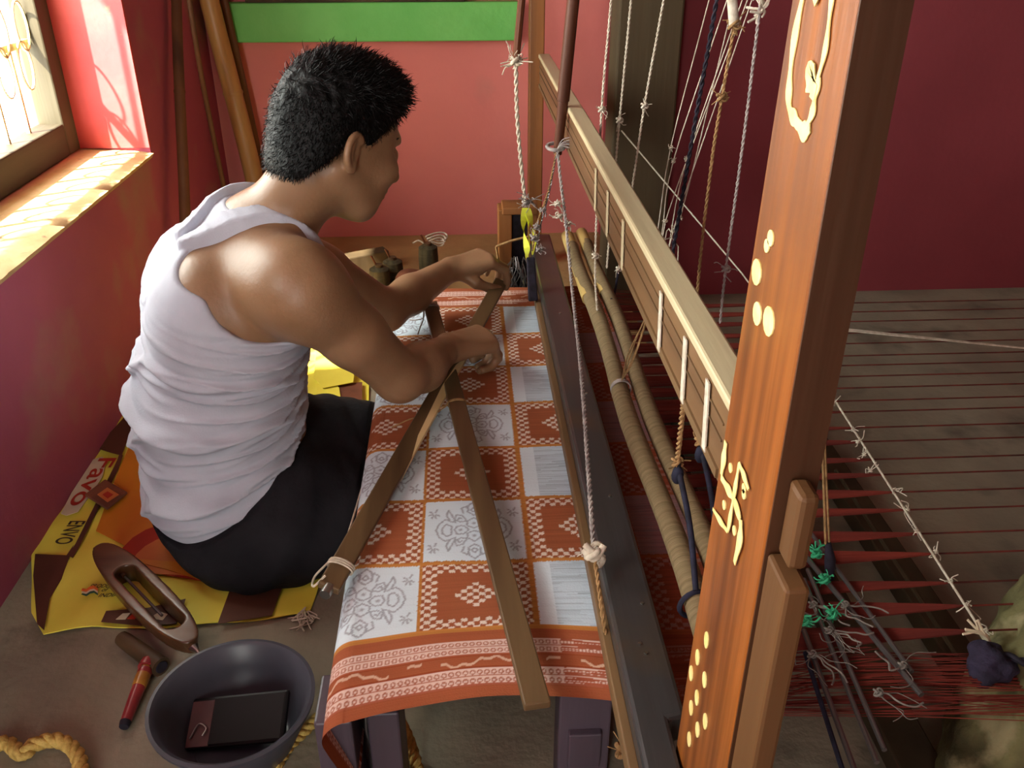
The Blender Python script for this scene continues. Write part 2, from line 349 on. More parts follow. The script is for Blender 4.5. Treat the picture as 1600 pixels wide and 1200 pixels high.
for cx, cy in ((0, .2), (0, -.2), (.26, 0), (-.26, 0)): MOT = np.maximum(MOT, np.clip(1.6-np.hypot(gu-cx, (gv-cy))/.035, 0, 1))
def cloth_color(x, y):
    red = V(S(162, 92, 60)[:3]); white = V(S(214, 228, 238)[:3]); org = V(S(186, 124, 62)[:3]); line = V(S(112, 104, 122)[:3]); pink = V(S(226, 196, 184)[:3])
    blue = V(S(176, 196, 212)[:3])
    jx = .0005*np.sin(y*1900+3*np.sin(y*170))+.0003*np.sin(y*611); jy = .0005*np.sin(x*1700+2*np.sin(x*210))+.0003*np.sin(x*533)
    xx = x+jx; yy = y+jy
    ci = np.digitize(xx, RX)-1; cl = np.array(RX+[RX[-1]+.15])
    ci = np.clip(ci, 0, 4); w = .15
    u = (xx-cl[ci])/w; rj = np.floor((yy-RY0)/RH).astype(int); v = (yy-RY0)/RH-rj
    isred = (ci+rj) % 2 == 0      # ci=2,rj=0 is red
    c = np.empty(x.shape+(3,)); c[:] = white
    c[isred] = red
    ix = np.floor(u*19).astype(int); iy = np.floor(v*19).astype(int); fu = u*19-ix; fv = v*19-iy
    zone = (ix < 3) | (ix >= 16) | (iy < 3) | (iy >= 16) | (np.abs(ix-9)+np.abs(iy-9) <= 3)
    chk = isred & zone & ((ix+iy) % 2 == 1) & (np.abs(fu-.5) < .54) & (np.abs(fv-.5) < .44)
    c[chk] = V(S(232, 214, 200)[:3])
    woven = x < .105
    mw = (~isred) & (ci <= 3)
    a = np.clip((u*G).astype(int), 0, G-1); bb = np.clip((v*G).astype(int), 0, G-1)
    mv = MOT[a, bb]*np.where(woven & (ci < 3), .62, .0)
    c = np.where(mw[..., None], c*(1-mv[..., None])+line*mv[..., None], c)
    # unwoven warp: fine streaks along the warp
    row = np.floor(y/.0016).astype(int); h = np.modf(np.abs(np.sin(row*12.9898)*43758.5453))[0]; seg = np.modf(np.abs(np.sin(row*7.13+np.floor(x/.05+h*3)*3.7)*9173.1))[0]
    st = np.where(~woven, np.clip((seg-.45)*1.7, 0, 1), np.clip((h-.7)*.25, 0, 1))
    c = np.where((~isred)[..., None], c*(1-st[..., None]*.75)+V(S(118, 126, 138)[:3])*st[..., None]*.75, c)
    c = np.where((isred)[..., None], c*(1-.22*h[..., None]*np.where(woven, .5, 1.)[..., None]), c)
    c = np.where(((~isred) & (~woven))[..., None], c*.55+blue*.45, c)
    # orange outlines
    bd = (np.minimum(u, 1-u)*w < .0034) | (np.minimum(v, 1-v)*RH < .0030+.0012*h)
    c = np.where((bd)[..., None], org*(.85+.3*h[..., None]), c)
    # borders
    def border(t, cc):       # t: distance from selvedge
        o = np.empty_like(cc); o[:] = V(S(164, 90, 58)[:3])
        xs = x
        for lo, hi in ((.017, .043), (.066, .092)):
            m = (t > lo) & (t < hi); half = (hi-lo)/2; tt = ((t-lo) % half)/half
            ph = (xs/.0085) % 1
            ring = np.abs(np.hypot((ph-.5)*1.0, (tt-.5)*1.3)-.3) < .10
            o[m] = pink
            o[m & ring] = V(S(176, 112, 92)[:3]); o[m & (tt < .12)] = V(S(176, 100, 76)[:3])
            s2 = m & ~woven & (seg > .45); o[s2] = V(S(170, 92, 66)[:3])
        wv = .0545+.006*np.sin(xs*2*math.pi/.085)+.002*np.sin(xs*2*math.pi/.021)
        m = (np.abs(t-wv) < .0022) & (np.sin(xs*2*math.pi/.17+1)+np.sin(xs*150) > -.6); o[m] = V(S(216, 176, 152)[:3])
        m = (np.abs(t-.045) < .0012) | (np.abs(t-.064) < .0012); o[m] = V(S(150, 70, 40)[:3])
        o[t > .1105] = org
        return o*(.92+.12*h[..., None])
    near = y < RY0; far = y > RY0+RH*7
    c = np.where(near[..., None], border(y-Y0C, c), c)
    c = np.where(far[..., None], border((Y1C-y)*.95, c), c)
    # past the reed: reddish yarn
    past = np.clip((x-.205)/.02, 0, 1)[..., None]
    c = c*(1-past*.8)+V(S(140, 62, 40)[:3])*past*.8*(.7+.5*h[..., None])
    return c
ds = .00142
XB = -.150; RB = .026                    # where the cloth turns over the breast beam
s1 = .315-XB; s2 = RB*math.pi*.62; s3 = .10
ns = int((s1+s2+s3)/ds); ny = int((Y1C-Y0C)/ds)
sv = np.linspace(0, s1+s2+s3, ns); yv = np.linspace(Y0C, Y1C, ny)
cx = np.empty(ns); cz = np.empty(ns)
f = sv <= s1; cx[f] = .315-sv[f]; cz[f] = CZ
f2 = (sv > s1) & (sv <= s1+s2); a = (sv[f2]-s1)/RB; cx[f2] = XB-RB*np.sin(a); cz[f2] = CZ-RB+RB*np.cos(a)
f3 = sv > s1+s2; ae = s2/RB; t = sv[f3]-s1-s2; cx[f3] = XB-RB*math.sin(ae)+t*(-math.cos(ae)) ; cz[f3] = CZ-RB+RB*math.cos(ae)-t*math.sin(ae)
cx[f3] = cx[f3][0]+t*.30 if f3.any() else cx[f3]
SX, SY = np.meshgrid(sv, yv, indexing='ij')
PXc = np.repeat(cx[:, None], ny, 1); PZc = np.repeat(cz[:, None], ny, 1); PYc = SY.copy()
flat = np.clip((PXc-XB)/.35, 0, 1)
PYc += .035*np.sin(np.clip((PXc+.17)/.40, 0, 1)*math.pi)*np.clip((.95-PYc)/.25, 0, 1)     # the near selvedge draws in at mid width
PZc += np.where(PXc > XB, .0012*np.sin(PYc*38+PXc*20)*np.sin(PXc*25), 0)
PZc -= .010*np.clip((Y0C+.10-SY)/.10, 0, 1)**2
COLR = cloth_color(.315-SX, SY)
me = bpy.data.meshes.new('cloth'); nv = ns*ny
me.vertices.add(nv); me.vertices.foreach_set('co', np.stack([PXc, PYc, PZc], -1).reshape(-1).astype(np.float32))
I = (np.arange(ns-1)[:, None]*ny+np.arange(ny-1)[None]).reshape(-1); Q = np.stack([I, I+ny, I+ny+1, I+1], 1).astype(np.int32)[:, ::-1]
nq = len(Q); me.loops.add(nq*4); me.polygons.add(nq); me.loops.foreach_set('vertex_index', Q.reshape(-1)); me.polygons.foreach_set('loop_start', np.arange(nq, dtype=np.int32)*4)
me.update(calc_edges=True); me.polygons.foreach_set('use_smooth', np.ones(nq, bool))
ca = me.color_attributes.new('weave', 'FLOAT_COLOR', 'POINT'); ca.data.foreach_set('color', np.concatenate([COLR, np.ones(COLR.shape[:2]+(1,))], -1).reshape(-1).astype(np.float32))
mc = mat('ikat_cloth', (1, 1, 1, 1), None, .85, bump=.12, bscale=420, spec=.15)
an = mc.node_tree.nodes.new('ShaderNodeVertexColor'); an.layer_name = 'weave'; mc.node_tree.links.new(an.outputs[0], mc.node_tree.nodes['Principled BSDF'].inputs['Base Color'])
me.materials.append(mc)
cloth = bpy.data.objects.new('ikat_cloth', me); COL.objects.link(cloth)
tag(cloth, 'rust and white checked ikat cloth stretched across the loom', 'cloth')

# ------------------------------------------------------------------ loom: timbers
def timber(name, lo, hi, m, label, cat, bevel=.003, group=None):
    o = MB().box(lo, hi).build(name, m, bevel=bevel); return tag(o, label, cat, group)
# breast beam inside the cloth fold
bb = thing('breast_beam', 'cloth wrapped breast beam at the weaver side of the loom', 'beam', (XB, .66, CZ-RB))
MB().tube([(XB, .80, CZ-RB-.002), (XB, Y1C+.06, CZ-RB-.002)], RB-.004, 16).build('beam_roller', M['purple'], bb, 40)
# near stand holding the breast beam: two cheeks with a slot
st = thing('beam_stand', 'purple grey slotted wooden stand under the near corner of the cloth', 'stand', (-.14, .76, 0))
MB().box((-.190, .725, 0), (-.146, .80, .185)).build('cheek', M['purple'], st, bevel=.003)
MB().box((-.130, .735, 0), (-.092, .80, .185)).build('cheek', M['purple'], st, bevel=.003)
MB().box((-.146, .79, 0), (-.130, .80, .16)).build('spacer', M['purple'], st)
b = MB()
for k in range(3): b.tube(spline([(-.141+.003*k, .782, .17), (-.138, .776-.004*k, .12), (-.142+.004*k, .78, .07), (-.139, .778, .02)], 6), .0022, 6)
b.build('tie_wire', M['rod'], st, 60)
st = thing('beam_stand', 'greyish wooden stand at the far end of the breast beam', 'stand', (-.14, 1.99, 0))
MB().box((-.190, 1.96, 0), (-.146, 2.02, .19)).build('cheek', M['purple'], st, bevel=.003)
MB().box((-.130, 1.96, 0), (-.092, 2.02, .19)).build('cheek', M['purple'], st, bevel=.003)
MB().box((-.146, 1.975, 0), (-.130, 2.005, .165)).build('spacer', M['purple'], st)
# batten: the dark painted beam lying over the warp
bt = thing('batten_beam', 'dark grey painted batten beam lying over the warp', 'beam', (.19, .62, .23))
MB().slab([(.1605, .52, .2375), (.1975, .52, .2375), (.1975, .630, .2375), (.2165, .634, .2375), (.218, 2.16, .2375), (.162, 2.16, .2375)], (0, 0, .042)).build('bar', M['beam'], bt, bevel=.005)
MB().bar((.1555, .52, .2475), (.157, 2.15, .2475), .012, .022).build('edge_strip', M['beam_edge'], bt, bevel=.002)
for y in (.72, .735, .80, 1.02, 1.32, 1.66): MB().lathe([(.0022, 0), (.0022, .0015)], (.196+.01*math.sin(y*40), y, .2796), 8).build('nail_head', M['metal'], bt, 40)
# batten stand, visible below the cloth
st = thing('loom_trestle', 'dark plum wooden trestle below the batten beam', 'stand', (.14, .76, 0))
MB().box((.100, .755, 0), (.165, .80, .215)).build('leg', M['purple'], st, bevel=.003)
MB().box((.112, .745, .06), (.153, .756, .12)).build('cleat', M['purple'], st, bevel=.002)
# heald shafts
def shaft(name, x, r, ys, label):
    t = thing(name, label, 'rod', (x, ys[0], .285))
    pts = [(x+.004*math.sin(k*.8), y, .285+.003*math.sin(k*.6)) for k, y in enumerate(np.linspace(ys[0]+.01, ys[1]-.02, 16))]
    MB().tube(pts, [r*(1+.03*math.sin(i*1.3)) for i in range(16)], 14).build('wound_thread', M['wound'], t, 50)
    MB().tube([(pts[-1][0], ys[1]-.34, .285), (pts[-1][0]-.002, ys[1]+.06, .286)], r*1.02, 12).build('bamboo_tip', M['pale'], t, 40)
    MB().tube([(pts[0][0], ys[0]-.03, .285), (pts[0][0], ys[0]+.05, .285)], r*.9, 12).build('bamboo_end', M['pale'], t, 40)
    return t
shaft('heald_shaft', .262, .0155, (.66, 2.06), 'thread wound bamboo heald shaft next to the batten beam')
shaft('heald_shaft', .300, .0145, (.66, 2.08), 'second bamboo heald shaft farther from the batten beam')
# long rail carrying white paper ties
rl = thing('upper_rail', 'long pale worn rail running back above the heald shafts', 'rail', (.24, .745, .55))
MB().box((.2225, .592, .634), (.2545, 2.64, .646)).build('top_cap', M['rail'], rl, bevel=.003)
MB().box((.226, .592, .552), (.250, 2.635, .634)).build('board', M['rail_side'], rl, bevel=.002)
MB().box((.2235, .662, .556), (.2265, 2.63, .566)).build('groove_strip', M['beam_edge'], rl)
for z in (.595, .612): MB().box((.2245, .662, z), (.2262, 2.63, z+.002)).build('groove_strip', M['beam_edge'], rl)
for px, py in ((932, 290), (950, 338), (1034, 500), (1072, 575), (1108, 640), (975, 372)):
    p = at(px, py, X=.224); z0, z1 = .560, .628
    b = MB(); b.slab([(.2242, p[1]-.006, z0), (.2242, p[1]+.006, z0), (.2242, p[1]+.018, z1), (.2242, p[1]+.006, z1)], (-.0016, 0, 0)); b.build('paper_tie', M['cord'] if py > 400 else M['rail'], rl)
# near plank post with painted marks
XP = .200
pp = thing('plank_post', 'varnished orange brown plank post with cream painted marks', 'post', (XP, .47, 0))
vs = [(x, y, z) for z, yf in ((0, .617), (1.36, .548)) for x, y in ((XP, .471), (XP+.029, .471), (XP+.029, yf), (XP, yf))]
MB().add(vs, [(0,3,2,1),(4,5,6,7),(0,1,5,4),(1,2,6,5),(2,3,7,6),(3,0,4,7)]).build('plank', M['post'], pp, bevel=.0025)
MB().box((XP+.001, .4698, 0), (XP+.0285, .4712, 1.35)).build('shaded_stained_edge', M['post_edge'], pp)  # thin slab darkens the camera-side face, shade and stains together
def stroke(pts, w, close=False, name='painted_mark'):
    P = [at(x, y, X=XP) for x, y in pts]; stroke.n = getattr(stroke, 'n', 0)+1; P = [V(XP-.0009-.00012*stroke.n, p[1], p[2]) for p in (spline(P, 5) if len(P) > 2 else P)]
    n = len(P); b = MB(); L = []; Rr = []; w = w*.8
    for i in range(n):
        d = nrm(P[min(i+1, n-1)]-P[max(i-1, 0)]); s = np.cross(d, (1, 0, 0)); k = w*(.75+.25*math.sin(3+i*.9))/2*(.7 if i in (0, n-1) else 1)
        L.append(P[i]+s*k); Rr.append(P[i]-s*k)
    vs = L+Rr+[q+V(.0007, 0, 0) for q in L+Rr]; fs = []
    for i in range(n-1):
        fs.append((i, i+1, n+i+1, n+i)); fs.append((2*n+i, 3*n+i, 3*n+i+1, 2*n+i+1)); fs.append((i, 2*n+i, 2*n+i+1, i+1)); fs.append((n+i, n+i+1, 3*n+i+1, 3*n+i))
    b.add(vs, fs).build(name, M['mark'], pp)
def dot(x, y, ry, rz):
    p = at(x, y, X=XP); n = 12; ry *= .8; rz *= .8
    MB().slab([(XP-.0012, p[1]+ry*math.cos(a), p[2]+rz*math.sin(a)) for a in np.linspace(0, 2*math.pi, n, endpoint=False)], (.001, 0, 0)).build('painted_dot', M['mark'], pp)
stroke([(1262, -30), (1245, 50), (1236, 120), (1235, 165), (1243, 185), (1254, 198)], .013)
stroke([(1246, 190), (1258, 205), (1268, 200)], .016); stroke([(1262, 200), (1272, 175), (1276, 150), (1283, 120)], .010); stroke([(1280, 125), (1292, 80), (1300, 20), (1306, -30)], .008)
stroke([(1268, 145), (1271, 120), (1277, 112)], .026); stroke([(1272, 155), (1278, 130)], .018); stroke([(1277, -10), (1280, 5)], .016)
for x, y, r in ((1184, 425, 1), (1185, 490, .9), (1203, 502, 1.1), (1206, 372, .6), (1200, 384, .5)): dot(x, y, .012*r, .0115*r)
stroke([(1137, 690), (1134, 715), (1130, 742)], .014); stroke([(1130, 745), (1141, 765), (1150, 781), (1160, 812)], .012); stroke([(1161, 812), (1160, 840), (1151, 880)], .014)
stroke([(1159, 724), (1153, 760), (1147, 795), (1141, 830)], .009); stroke([(1159, 724), (1166, 742), (1174, 765)], .009); stroke([(1141, 830), (1130, 815), (1118, 795)], .008)
for x, y in ((1143, 731), (1164, 772), (1133, 789), (1149, 829), (1164, 763)): dot(x, y, .005, .005)
for x, y in ((1105, 1000), (1091, 1027), (1081, 1052), (1102, 1062), (1090, 1090), (1081, 1106), (1103, 1127), (1091, 1140), (1078, 1155)): dot(x, y, .007, .0105)
sp = thing('prop_post', 'short brown timber prop in front of the plank post', 'post', (.21, .45, 0))
MB().box((.2020, .430, 0), (.2190, .4690, .628)).build('prop', M['post2'], sp, bevel=.003)
MB().box((.2080, .446, .630), (.2215, .4690, .690)).build('wedge', M['post2'], sp, bevel=.004)
# far upright and dark pillar
timber('loom_upright', (.198, 2.645, 0), (.240, 2.70, 1.5), M['upright'], 'slim brown upright standing behind the far end of the pale rail', 'post')
timber('dark_pillar', (.385, 2.28, 0), (.545, 2.40, ZC), M['pillar'], 'wide blackened wooden pillar against the back wall', 'pillar', .006)
# far stand of the loom with a dark slot
fs_ = thing('loom_end_stand', 'worn brown loom stand with a black slot beyond the far selvedge', 'stand', (.12, 2.10, 0))
pL = at(778, 400, Y=2.12); pR = at(838, 400, Y=2.12); zt = at(800, 322, Y=2.12)[2]
MB().box((pL[0], 2.09, 0), (pL[0]+.034, 2.15, zt)).build('cheek', M['upright'], fs_, bevel=.003)
MB().box((pR[0]-.024, 2.09, 0), (pR[0], 2.15, zt)).build('cheek', M['upright'], fs_, bevel=.003)
MB().box((pL[0]+.034, 2.115, 0), (pR[0]-.024, 2.14, zt-.02)).build('slot_board', M['blackcord'], fs_)
MB().box((pL[0]+.01, 2.085, zt-.012), (pR[0], 2.155, zt+.006)).build('cap', M['upright'], fs_, bevel=.003)
b = MB(); q = at(775, 385, Y=2.08); b.tube(spline([q, at(800, 376, Y=2.078), at(825, 370, Y=2.08)], 6), .003, 6); b.tube(spline([q, at(780, 415, Y=2.08), at(784, 450, Y=2.08)], 6), .003, 6)
b.build('tie_cord', M['jute'], fs_, 60)
b = MB()
for k in range(26):
    p = at(random.uniform(798, 818), random.uniform(400, 425), Y=2.085); b.tube(spline([p, p+V(random.uniform(-.02, .02), -.012, -.03), p+V(random.uniform(-.03, .03), -.01, -.08-random.random()*.03)], 4), .0012, 4)
b.build('yarn_waste', M['rod'], fs_, 60)
# overhead beam from which the cords hang
timber('overhead_beam', (.10, .50, 1.50), (.60, 2.75, 1.56), M['pillar'], 'overhead loom beam above the hanging cords', 'beam', .004)
# floor timbers seen below the warp
for x0, x1, lab in ((.545, .605, 'dark floor timber under the warp beside the steel rods'), (.70, .75, 'thinner dark floor timber farther from the rods under the warp')):
    timber('floor_timber', (x0, .35, 0), (x1, 1.55, .035), M['pillar'], lab, 'timber', .003)

# ------------------------------------------------------------------ temple sticks
ta = thing('temple_stick', 'flat temple stick with pale edge held in the hands of the weaver', 'stick', at(516, 915, Z=.232))
A0, A1 = at(513, 920, Z=.236), at(783, 440, Z=.266)
up_a = nrm(V(0.25, -.25, 1))
MB().bar(A0, A1, .030, .011, up_a).build('bar', M['temple'], ta, bevel=.002)
ad = nrm(A1-A0); xs = nrm(np.cross(ad, up_a)); us = np.cross(xs, ad)
La = np.linalg.norm(A1-A0); tp_ = lambda t, o: A0+ad*La*t+xs*o+us*.0056
MB().slab([tp_(.30, .0148), tp_(.36, .006), tp_(.52, .0005), tp_(.60, .004), tp_(.645, .0148)], us*.0006).build('pale_edge', M['temple_pale'], ta)
MB().slab([A0+ad*La*t+xs*.0151+us*h_ for t, h_ in ((.25, -.005), (.66, -.005), (.645, .0056), (.30, .0056))], xs*.0006).build('pale_edge', M['temple_pale'], ta)
MB().tube([A0-ad*.012, A0+ad*.004], .0075, 10).build('metal_tip', M['metal'], ta, 40)
b = MB()
for k in range(3): b.tube([A0+ad*(.04+.004*k)+(xs*.018*math.cos(a)+us*.009*math.sin(a)) for a in np.linspace(0, 2*math.pi, 14, endpoint=False)], .0016, 5, closed=True)
b.tube(spline([A0+ad*.042-xs*.018, A0+ad*.02-xs*.026-us*.01, A0-xs*.02-us*.006, A0+ad*.01-xs*.01+us*.01], 6), .0016, 5); b.tube(spline([A0+ad*.045-xs*.018, A0+ad*.10-xs*.015-us*.03, at(575, 730, Z=.19)], 6), .0015, 5)
b.build('tie_cord', M['cord'], ta, 60)
tb = thing('temple_stick', 'flat brown temple stick crossing the cloth down to its near selvedge', 'stick', at(840, 1100, Z=.25))
B0, B1 = at(840, 1104, Z=.252), at(672, 474, Z=.252)
MB().bar(B0, B1, .030, .011, (0, 0, 1)).build('bar', M['temple'], tb, bevel=.002)
bd_ = nrm(B1-B0); bx = nrm(np.cross(bd_, (0, 0, 1)))
b = MB()
for px, py in ((688, 640), (715, 628)):
    p = at(px, py, Z=.252)
q = B0+bd_*(np.linalg.norm(B1-B0)*.60)
for k in range(2): b.tube([q+bd_*(.004*k)+bx*.017*math.cos(a)+V(0, 0, .008)*math.sin(a) for a in np.linspace(0, 2*math.pi, 14, endpoint=False)], .0012, 5, closed=True)
b.tube(spline([q-bx*.017, q-bx*.06-V(0, .01, .012), at(640, 655, Z=.238), at(612, 668, Z=.230)], 6), .0012, 5); b.tube(spline([q-bx*.016, q-bx*.05-V(0, .02, .014), at(655, 668, Z=.236), at(650, 650, Z=.240)], 6), .0012, 5)
b.build('tie_cord', M['jute'], tb, 60)
b = MB(); q = B1-bd_*.03
for k in range(3): b.tube([q+bd_*(.004*k)+bx*.017*math.cos(a)+V(0, 0, .008)*math.sin(a) for a in np.linspace(0, 2*math.pi, 14, endpoint=False)], .0013, 5, closed=True)
b.tube(spline([q-bx*.017, at(662, 496, Z=.24), at(650, 500, Z=.236), at(640, 500, Z=.232)], 6), .0014, 5); b.tube(spline([q-bx*.017, at(661, 500, Z=.24), at(657, 510, Z=.234), at(653, 522, Z=.230)], 6), .0014, 5)
b.build('tie_cord', M['cord_grey'], tb, 60)

# ------------------------------------------------------------------ signed distance modelling for bodies and carved shapes
class SDF:
    def __init__(s, lo, hi, h):
        s.lo = V(lo); s.h = h; s.n = np.ceil((V(hi)-s.lo)/h).astype(int)+1
        s.F = np.full(tuple(s.n), .5, np.float32)
    def block(s, lo, hi):
        i0 = np.clip(np.floor((V(lo)-s.lo)/s.h).astype(int), 0, s.n); i1 = np.clip(np.ceil((V(hi)-s.lo)/s.h).astype(int)+1, 0, s.n)
        sl = tuple(slice(a, b) for a, b in zip(i0, i1))
        ax = [(s.lo[k]+s.h*np.arange(i0[k], i1[k])).astype(np.float32) for k in range(3)]
        return sl, ax[0][:, None, None], ax[1][None, :, None], ax[2][None, None, :]
    def put(s, sl, d, k):
        f = s.F[sl]
        if f.size == 0: return
        if k > 0:
            h = np.clip(.5+.5*(f-d)/k, 0, 1); s.F[sl] = f*(1-h)+d*h-k*h*(1-h)
        else: s.F[sl] = np.minimum(f, d)
    def cut(s, sl, d, k=0):
        f = s.F[sl]
        if f.size == 0: return
        d = -d
        if k > 0:
            h = np.clip(.5-.5*(f-d)/k, 0, 1); s.F[sl] = f*(1-h)+d*h+k*h*(1-h)
        else: s.F[sl] = np.maximum(f, d)
    def cone(s, a, b, ra, rb, k=.01, sub=False):
        a = V(a); b = V(b); m = max(ra, rb)+2*k+.012
        sl, x, y, z = s.block(np.minimum(a, b)-m, np.maximum(a, b)+m); ba = b-a; l = float(ba@ba)+1e-12
        t = np.clip(((x-a[0])*ba[0]+(y-a[1])*ba[1]+(z-a[2])*ba[2])/l, 0, 1)
        d = np.sqrt((x-a[0]-t*ba[0])**2+(y-a[1]-t*ba[1])**2+(z-a[2]-t*ba[2])**2)-(ra+(rb-ra)*t)
        s.cut(sl, d, k) if sub else s.put(sl, d, k)
        return s
    def ell(s, c, r, k=.01, R=None, sub=False):
        c = V(c); r = V(r); R = np.eye(3) if R is None else R; m = max(r)+2*k+.012
        sl, x, y, z = s.block(c-m, c+m); x = x-c[0]; y = y-c[1]; z = z-c[2]
        q = [R[0, j]*x+R[1, j]*y+R[2, j]*z for j in range(3)]
        k0 = np.sqrt(sum((q[j]/r[j])**2 for j in range(3))); k1 = np.sqrt(sum((q[j]/r[j]**2)**2 for j in range(3)))+1e-9
        d = k0*(k0-1)/k1
        s.cut(sl, d, k) if sub else s.put(sl, d, k)
        return s
    def obox(s, c, r, k=0, R=None, rad=0, sub=False):
        c = V(c); r = V(r); R = np.eye(3) if R is None else R; m = np.linalg.norm(r)+2*k+.01
        sl, x, y, z = s.block(c-m, c+m); x = x-c[0]; y = y-c[1]; z = z-c[2]
        q = [np.abs(R[0, j]*x+R[1, j]*y+R[2, j]*z)-(r[j]-rad) for j in range(3)]
        d = np.sqrt(sum(np.maximum(t, 0)**2 for t in q))+np.minimum(np.maximum(np.maximum(q[0], q[1]), q[2]), 0)-rad
        s.cut(sl, d, k) if sub else s.put(sl, d, k)
        return s
    def mesh(s):
        """surface nets"""
        F = s.F; ins = F < 0; n = np.array(F.shape)-1
        c = np.zeros(tuple(n), np.int8)
        for i in (0, 1):
            for j in (0, 1):
                for k in (0, 1): c += ins[i:n[0]+i, j:n[1]+j, k:n[2]+k]
        A = np.argwhere((c > 0) & (c < 8)); del c
        idx = -np.ones(tuple(n), np.int32); idx[A[:, 0], A[:, 1], A[:, 2]] = np.arange(len(A))
        acc = np.zeros((len(A), 3)); cnt = np.zeros(len(A)); cor = [(i, j, k) for i in (0, 1) for j in (0, 1) for k in (0, 1)]
        val = {q: F[A[:, 0]+q[0], A[:, 1]+q[1], A[:, 2]+q[2]].astype(float) for q in cor}
        for q in cor:
            for ax in range(3):
                if q[ax] == 0:
                    p = list(q); p[ax] = 1; p = tuple(p); a, b = val[q], val[p]; m = (a < 0) != (b < 0)
                    t = np.where(m, a/np.where(np.abs(a-b) < 1e-12, 1e-12, a-b), 0)
                    e = np.array(q, float)[None].repeat(len(A), 0); e[:, ax] = t; acc[m] += e[m]; cnt[m] += 1
        P = s.lo+s.h*(A+acc/np.maximum(cnt, 1)[:, None]); Q = []
        for ax in range(3):
            o = [k for k in range(3) if k != ax]
            a = ins; sl0 = [slice(1, n[k]) for k in range(3)]; sl1 = list(sl0); sl0[ax] = slice(0, n[ax]); sl1[ax] = slice(1, n[ax]+1)
            d = ins[tuple(sl0)].astype(np.int8)-ins[tuple(sl1)].astype(np.int8)
            for sg in (1, -1):
                E = np.argwhere(d == sg)
                for k in o: E[:, k] += 1
                def g(u, v):
                    T = E.copy(); T[:, o[0]] -= u; T[:, o[1]] -= v; return idx[T[:, 0], T[:, 1], T[:, 2]]
                q = np.stack([g(1, 1), g(0, 1), g(0, 0), g(1, 0)], 1)
                Q.append(q if (sg == 1) == (ax != 1) else q[:, ::-1])
        return P, np.concatenate(Q)
def relax(P, Q, it=2, f=.5):
    for _ in range(it):
        acc = np.zeros_like(P); c = np.zeros(len(P))
        for k in range(4):
            a, b = Q[:, k], Q[:, (k+1) % 4]
            for d in range(3): acc[:, d] += np.bincount(a, P[b, d], len(P))+np.bincount(b, P[a, d], len(P))
            c += np.bincount(a, minlength=len(P))+np.bincount(b, minlength=len(P))
        P = P*(1-f)+f*acc/np.maximum(c, 1)[:, None]
    return P
def np_mesh(name, P, Q, m, parent=None, smooth=True):
    org = V(parent_loc(parent)) if parent else V(0, 0, 0)
    me = bpy.data.meshes.new(name); me.vertices.add(len(P)); me.vertices.foreach_set('co', (P-org).astype(np.float32).reshape(-1))
    me.loops.add(Q.size); me.polygons.add(len(Q)); me.loops.foreach_set('vertex_index', Q.astype(np.int32).reshape(-1)); me.polygons.foreach_set('loop_start', np.arange(len(Q), dtype=np.int32)*Q.shape[1])
    me.update(calc_edges=True); me.polygons.foreach_set('use_smooth', np.full(len(Q), smooth)); me.materials.append(m)
    o = bpy.data.objects.new(name, me); COL.objects.link(o)
    if parent: o.parent = parent
    return o
def Rz(a): c, s_ = math.cos(a), math.sin(a); return np.array([[c, -s_, 0], [s_, c, 0], [0, 0, 1]])
def Ry(a): c, s_ = math.cos(a), math.sin(a); return np.array([[c, 0, s_], [0, 1, 0], [-s_, 0, c]])
def Rx(a): c, s_ = math.cos(a), math.sin(a); return np.array([[1, 0, 0], [0, c, -s_], [0, s_, c]])

# ------------------------------------------------------------------ the weaver
D = math.radians
TY = D(20)                      # trunk turned towards the cloth's far side
pelvis = V(-.425, 1.370, .115); waist = V(-.435, 1.372, .26); chest = V(-.395, 1.378, .41); shc = V(-.335, 1.385, .520)
Rt = Rz(TY)
rsh = shc+Rt@V(.035, -.170, -.005); lsh = shc+Rt@V(.01, .170, -.005)
relb = V(-.115, 1.315, .325); rwri = V(-.036, 1.468, .300)
lelb = V(-.165, 1.665, .292); lwri = V(-.035, 1.835, .312)
nb = V(-.315, 1.392, .575); HC = V(-.192, 1.405, .700)         # neck base, head centre
RH_ = Rz(D(36))@Ry(D(22))@Rx(D(-4))                            # head: turned to the far side and bowed
def trunk(g, off=0.0, k=.05):
    g.ell(pelvis, V(.150, .190, .125)+off, k, Rz(TY*.3))
    g.ell(waist, V(.138, .168, .150)+off, k, Rz(TY*.6)@Ry(D(4)))
    g.ell(chest+Rt@V(.0, 0, .0), V(.122, .172, .165)+off, k, Rt@Ry(D(18)))
    g.ell(chest+Rt@V(-.045, -.075, .045), V(.07, .085, .10)+off, .04, Rt@Ry(D(22)))
    g.ell(chest+Rt@V(-.045, .075, .045), V(.07, .085, .10)+off, .04, Rt@Ry(D(22)))
    g.cone(rsh+Rt@V(-.02, .06, -.01), lsh+Rt@V(-.02, -.06, -.01), .066+off, .066+off, k)
    g.cone(nb+V(-.02, 0, -.02), rsh+Rt@V(-.025, .05, .015), .050+off, .050+off, .04)
    g.cone(nb+V(-.02, 0, -.02), lsh+Rt@V(-.025, -.05, .015), .050+off, .050+off, .04)
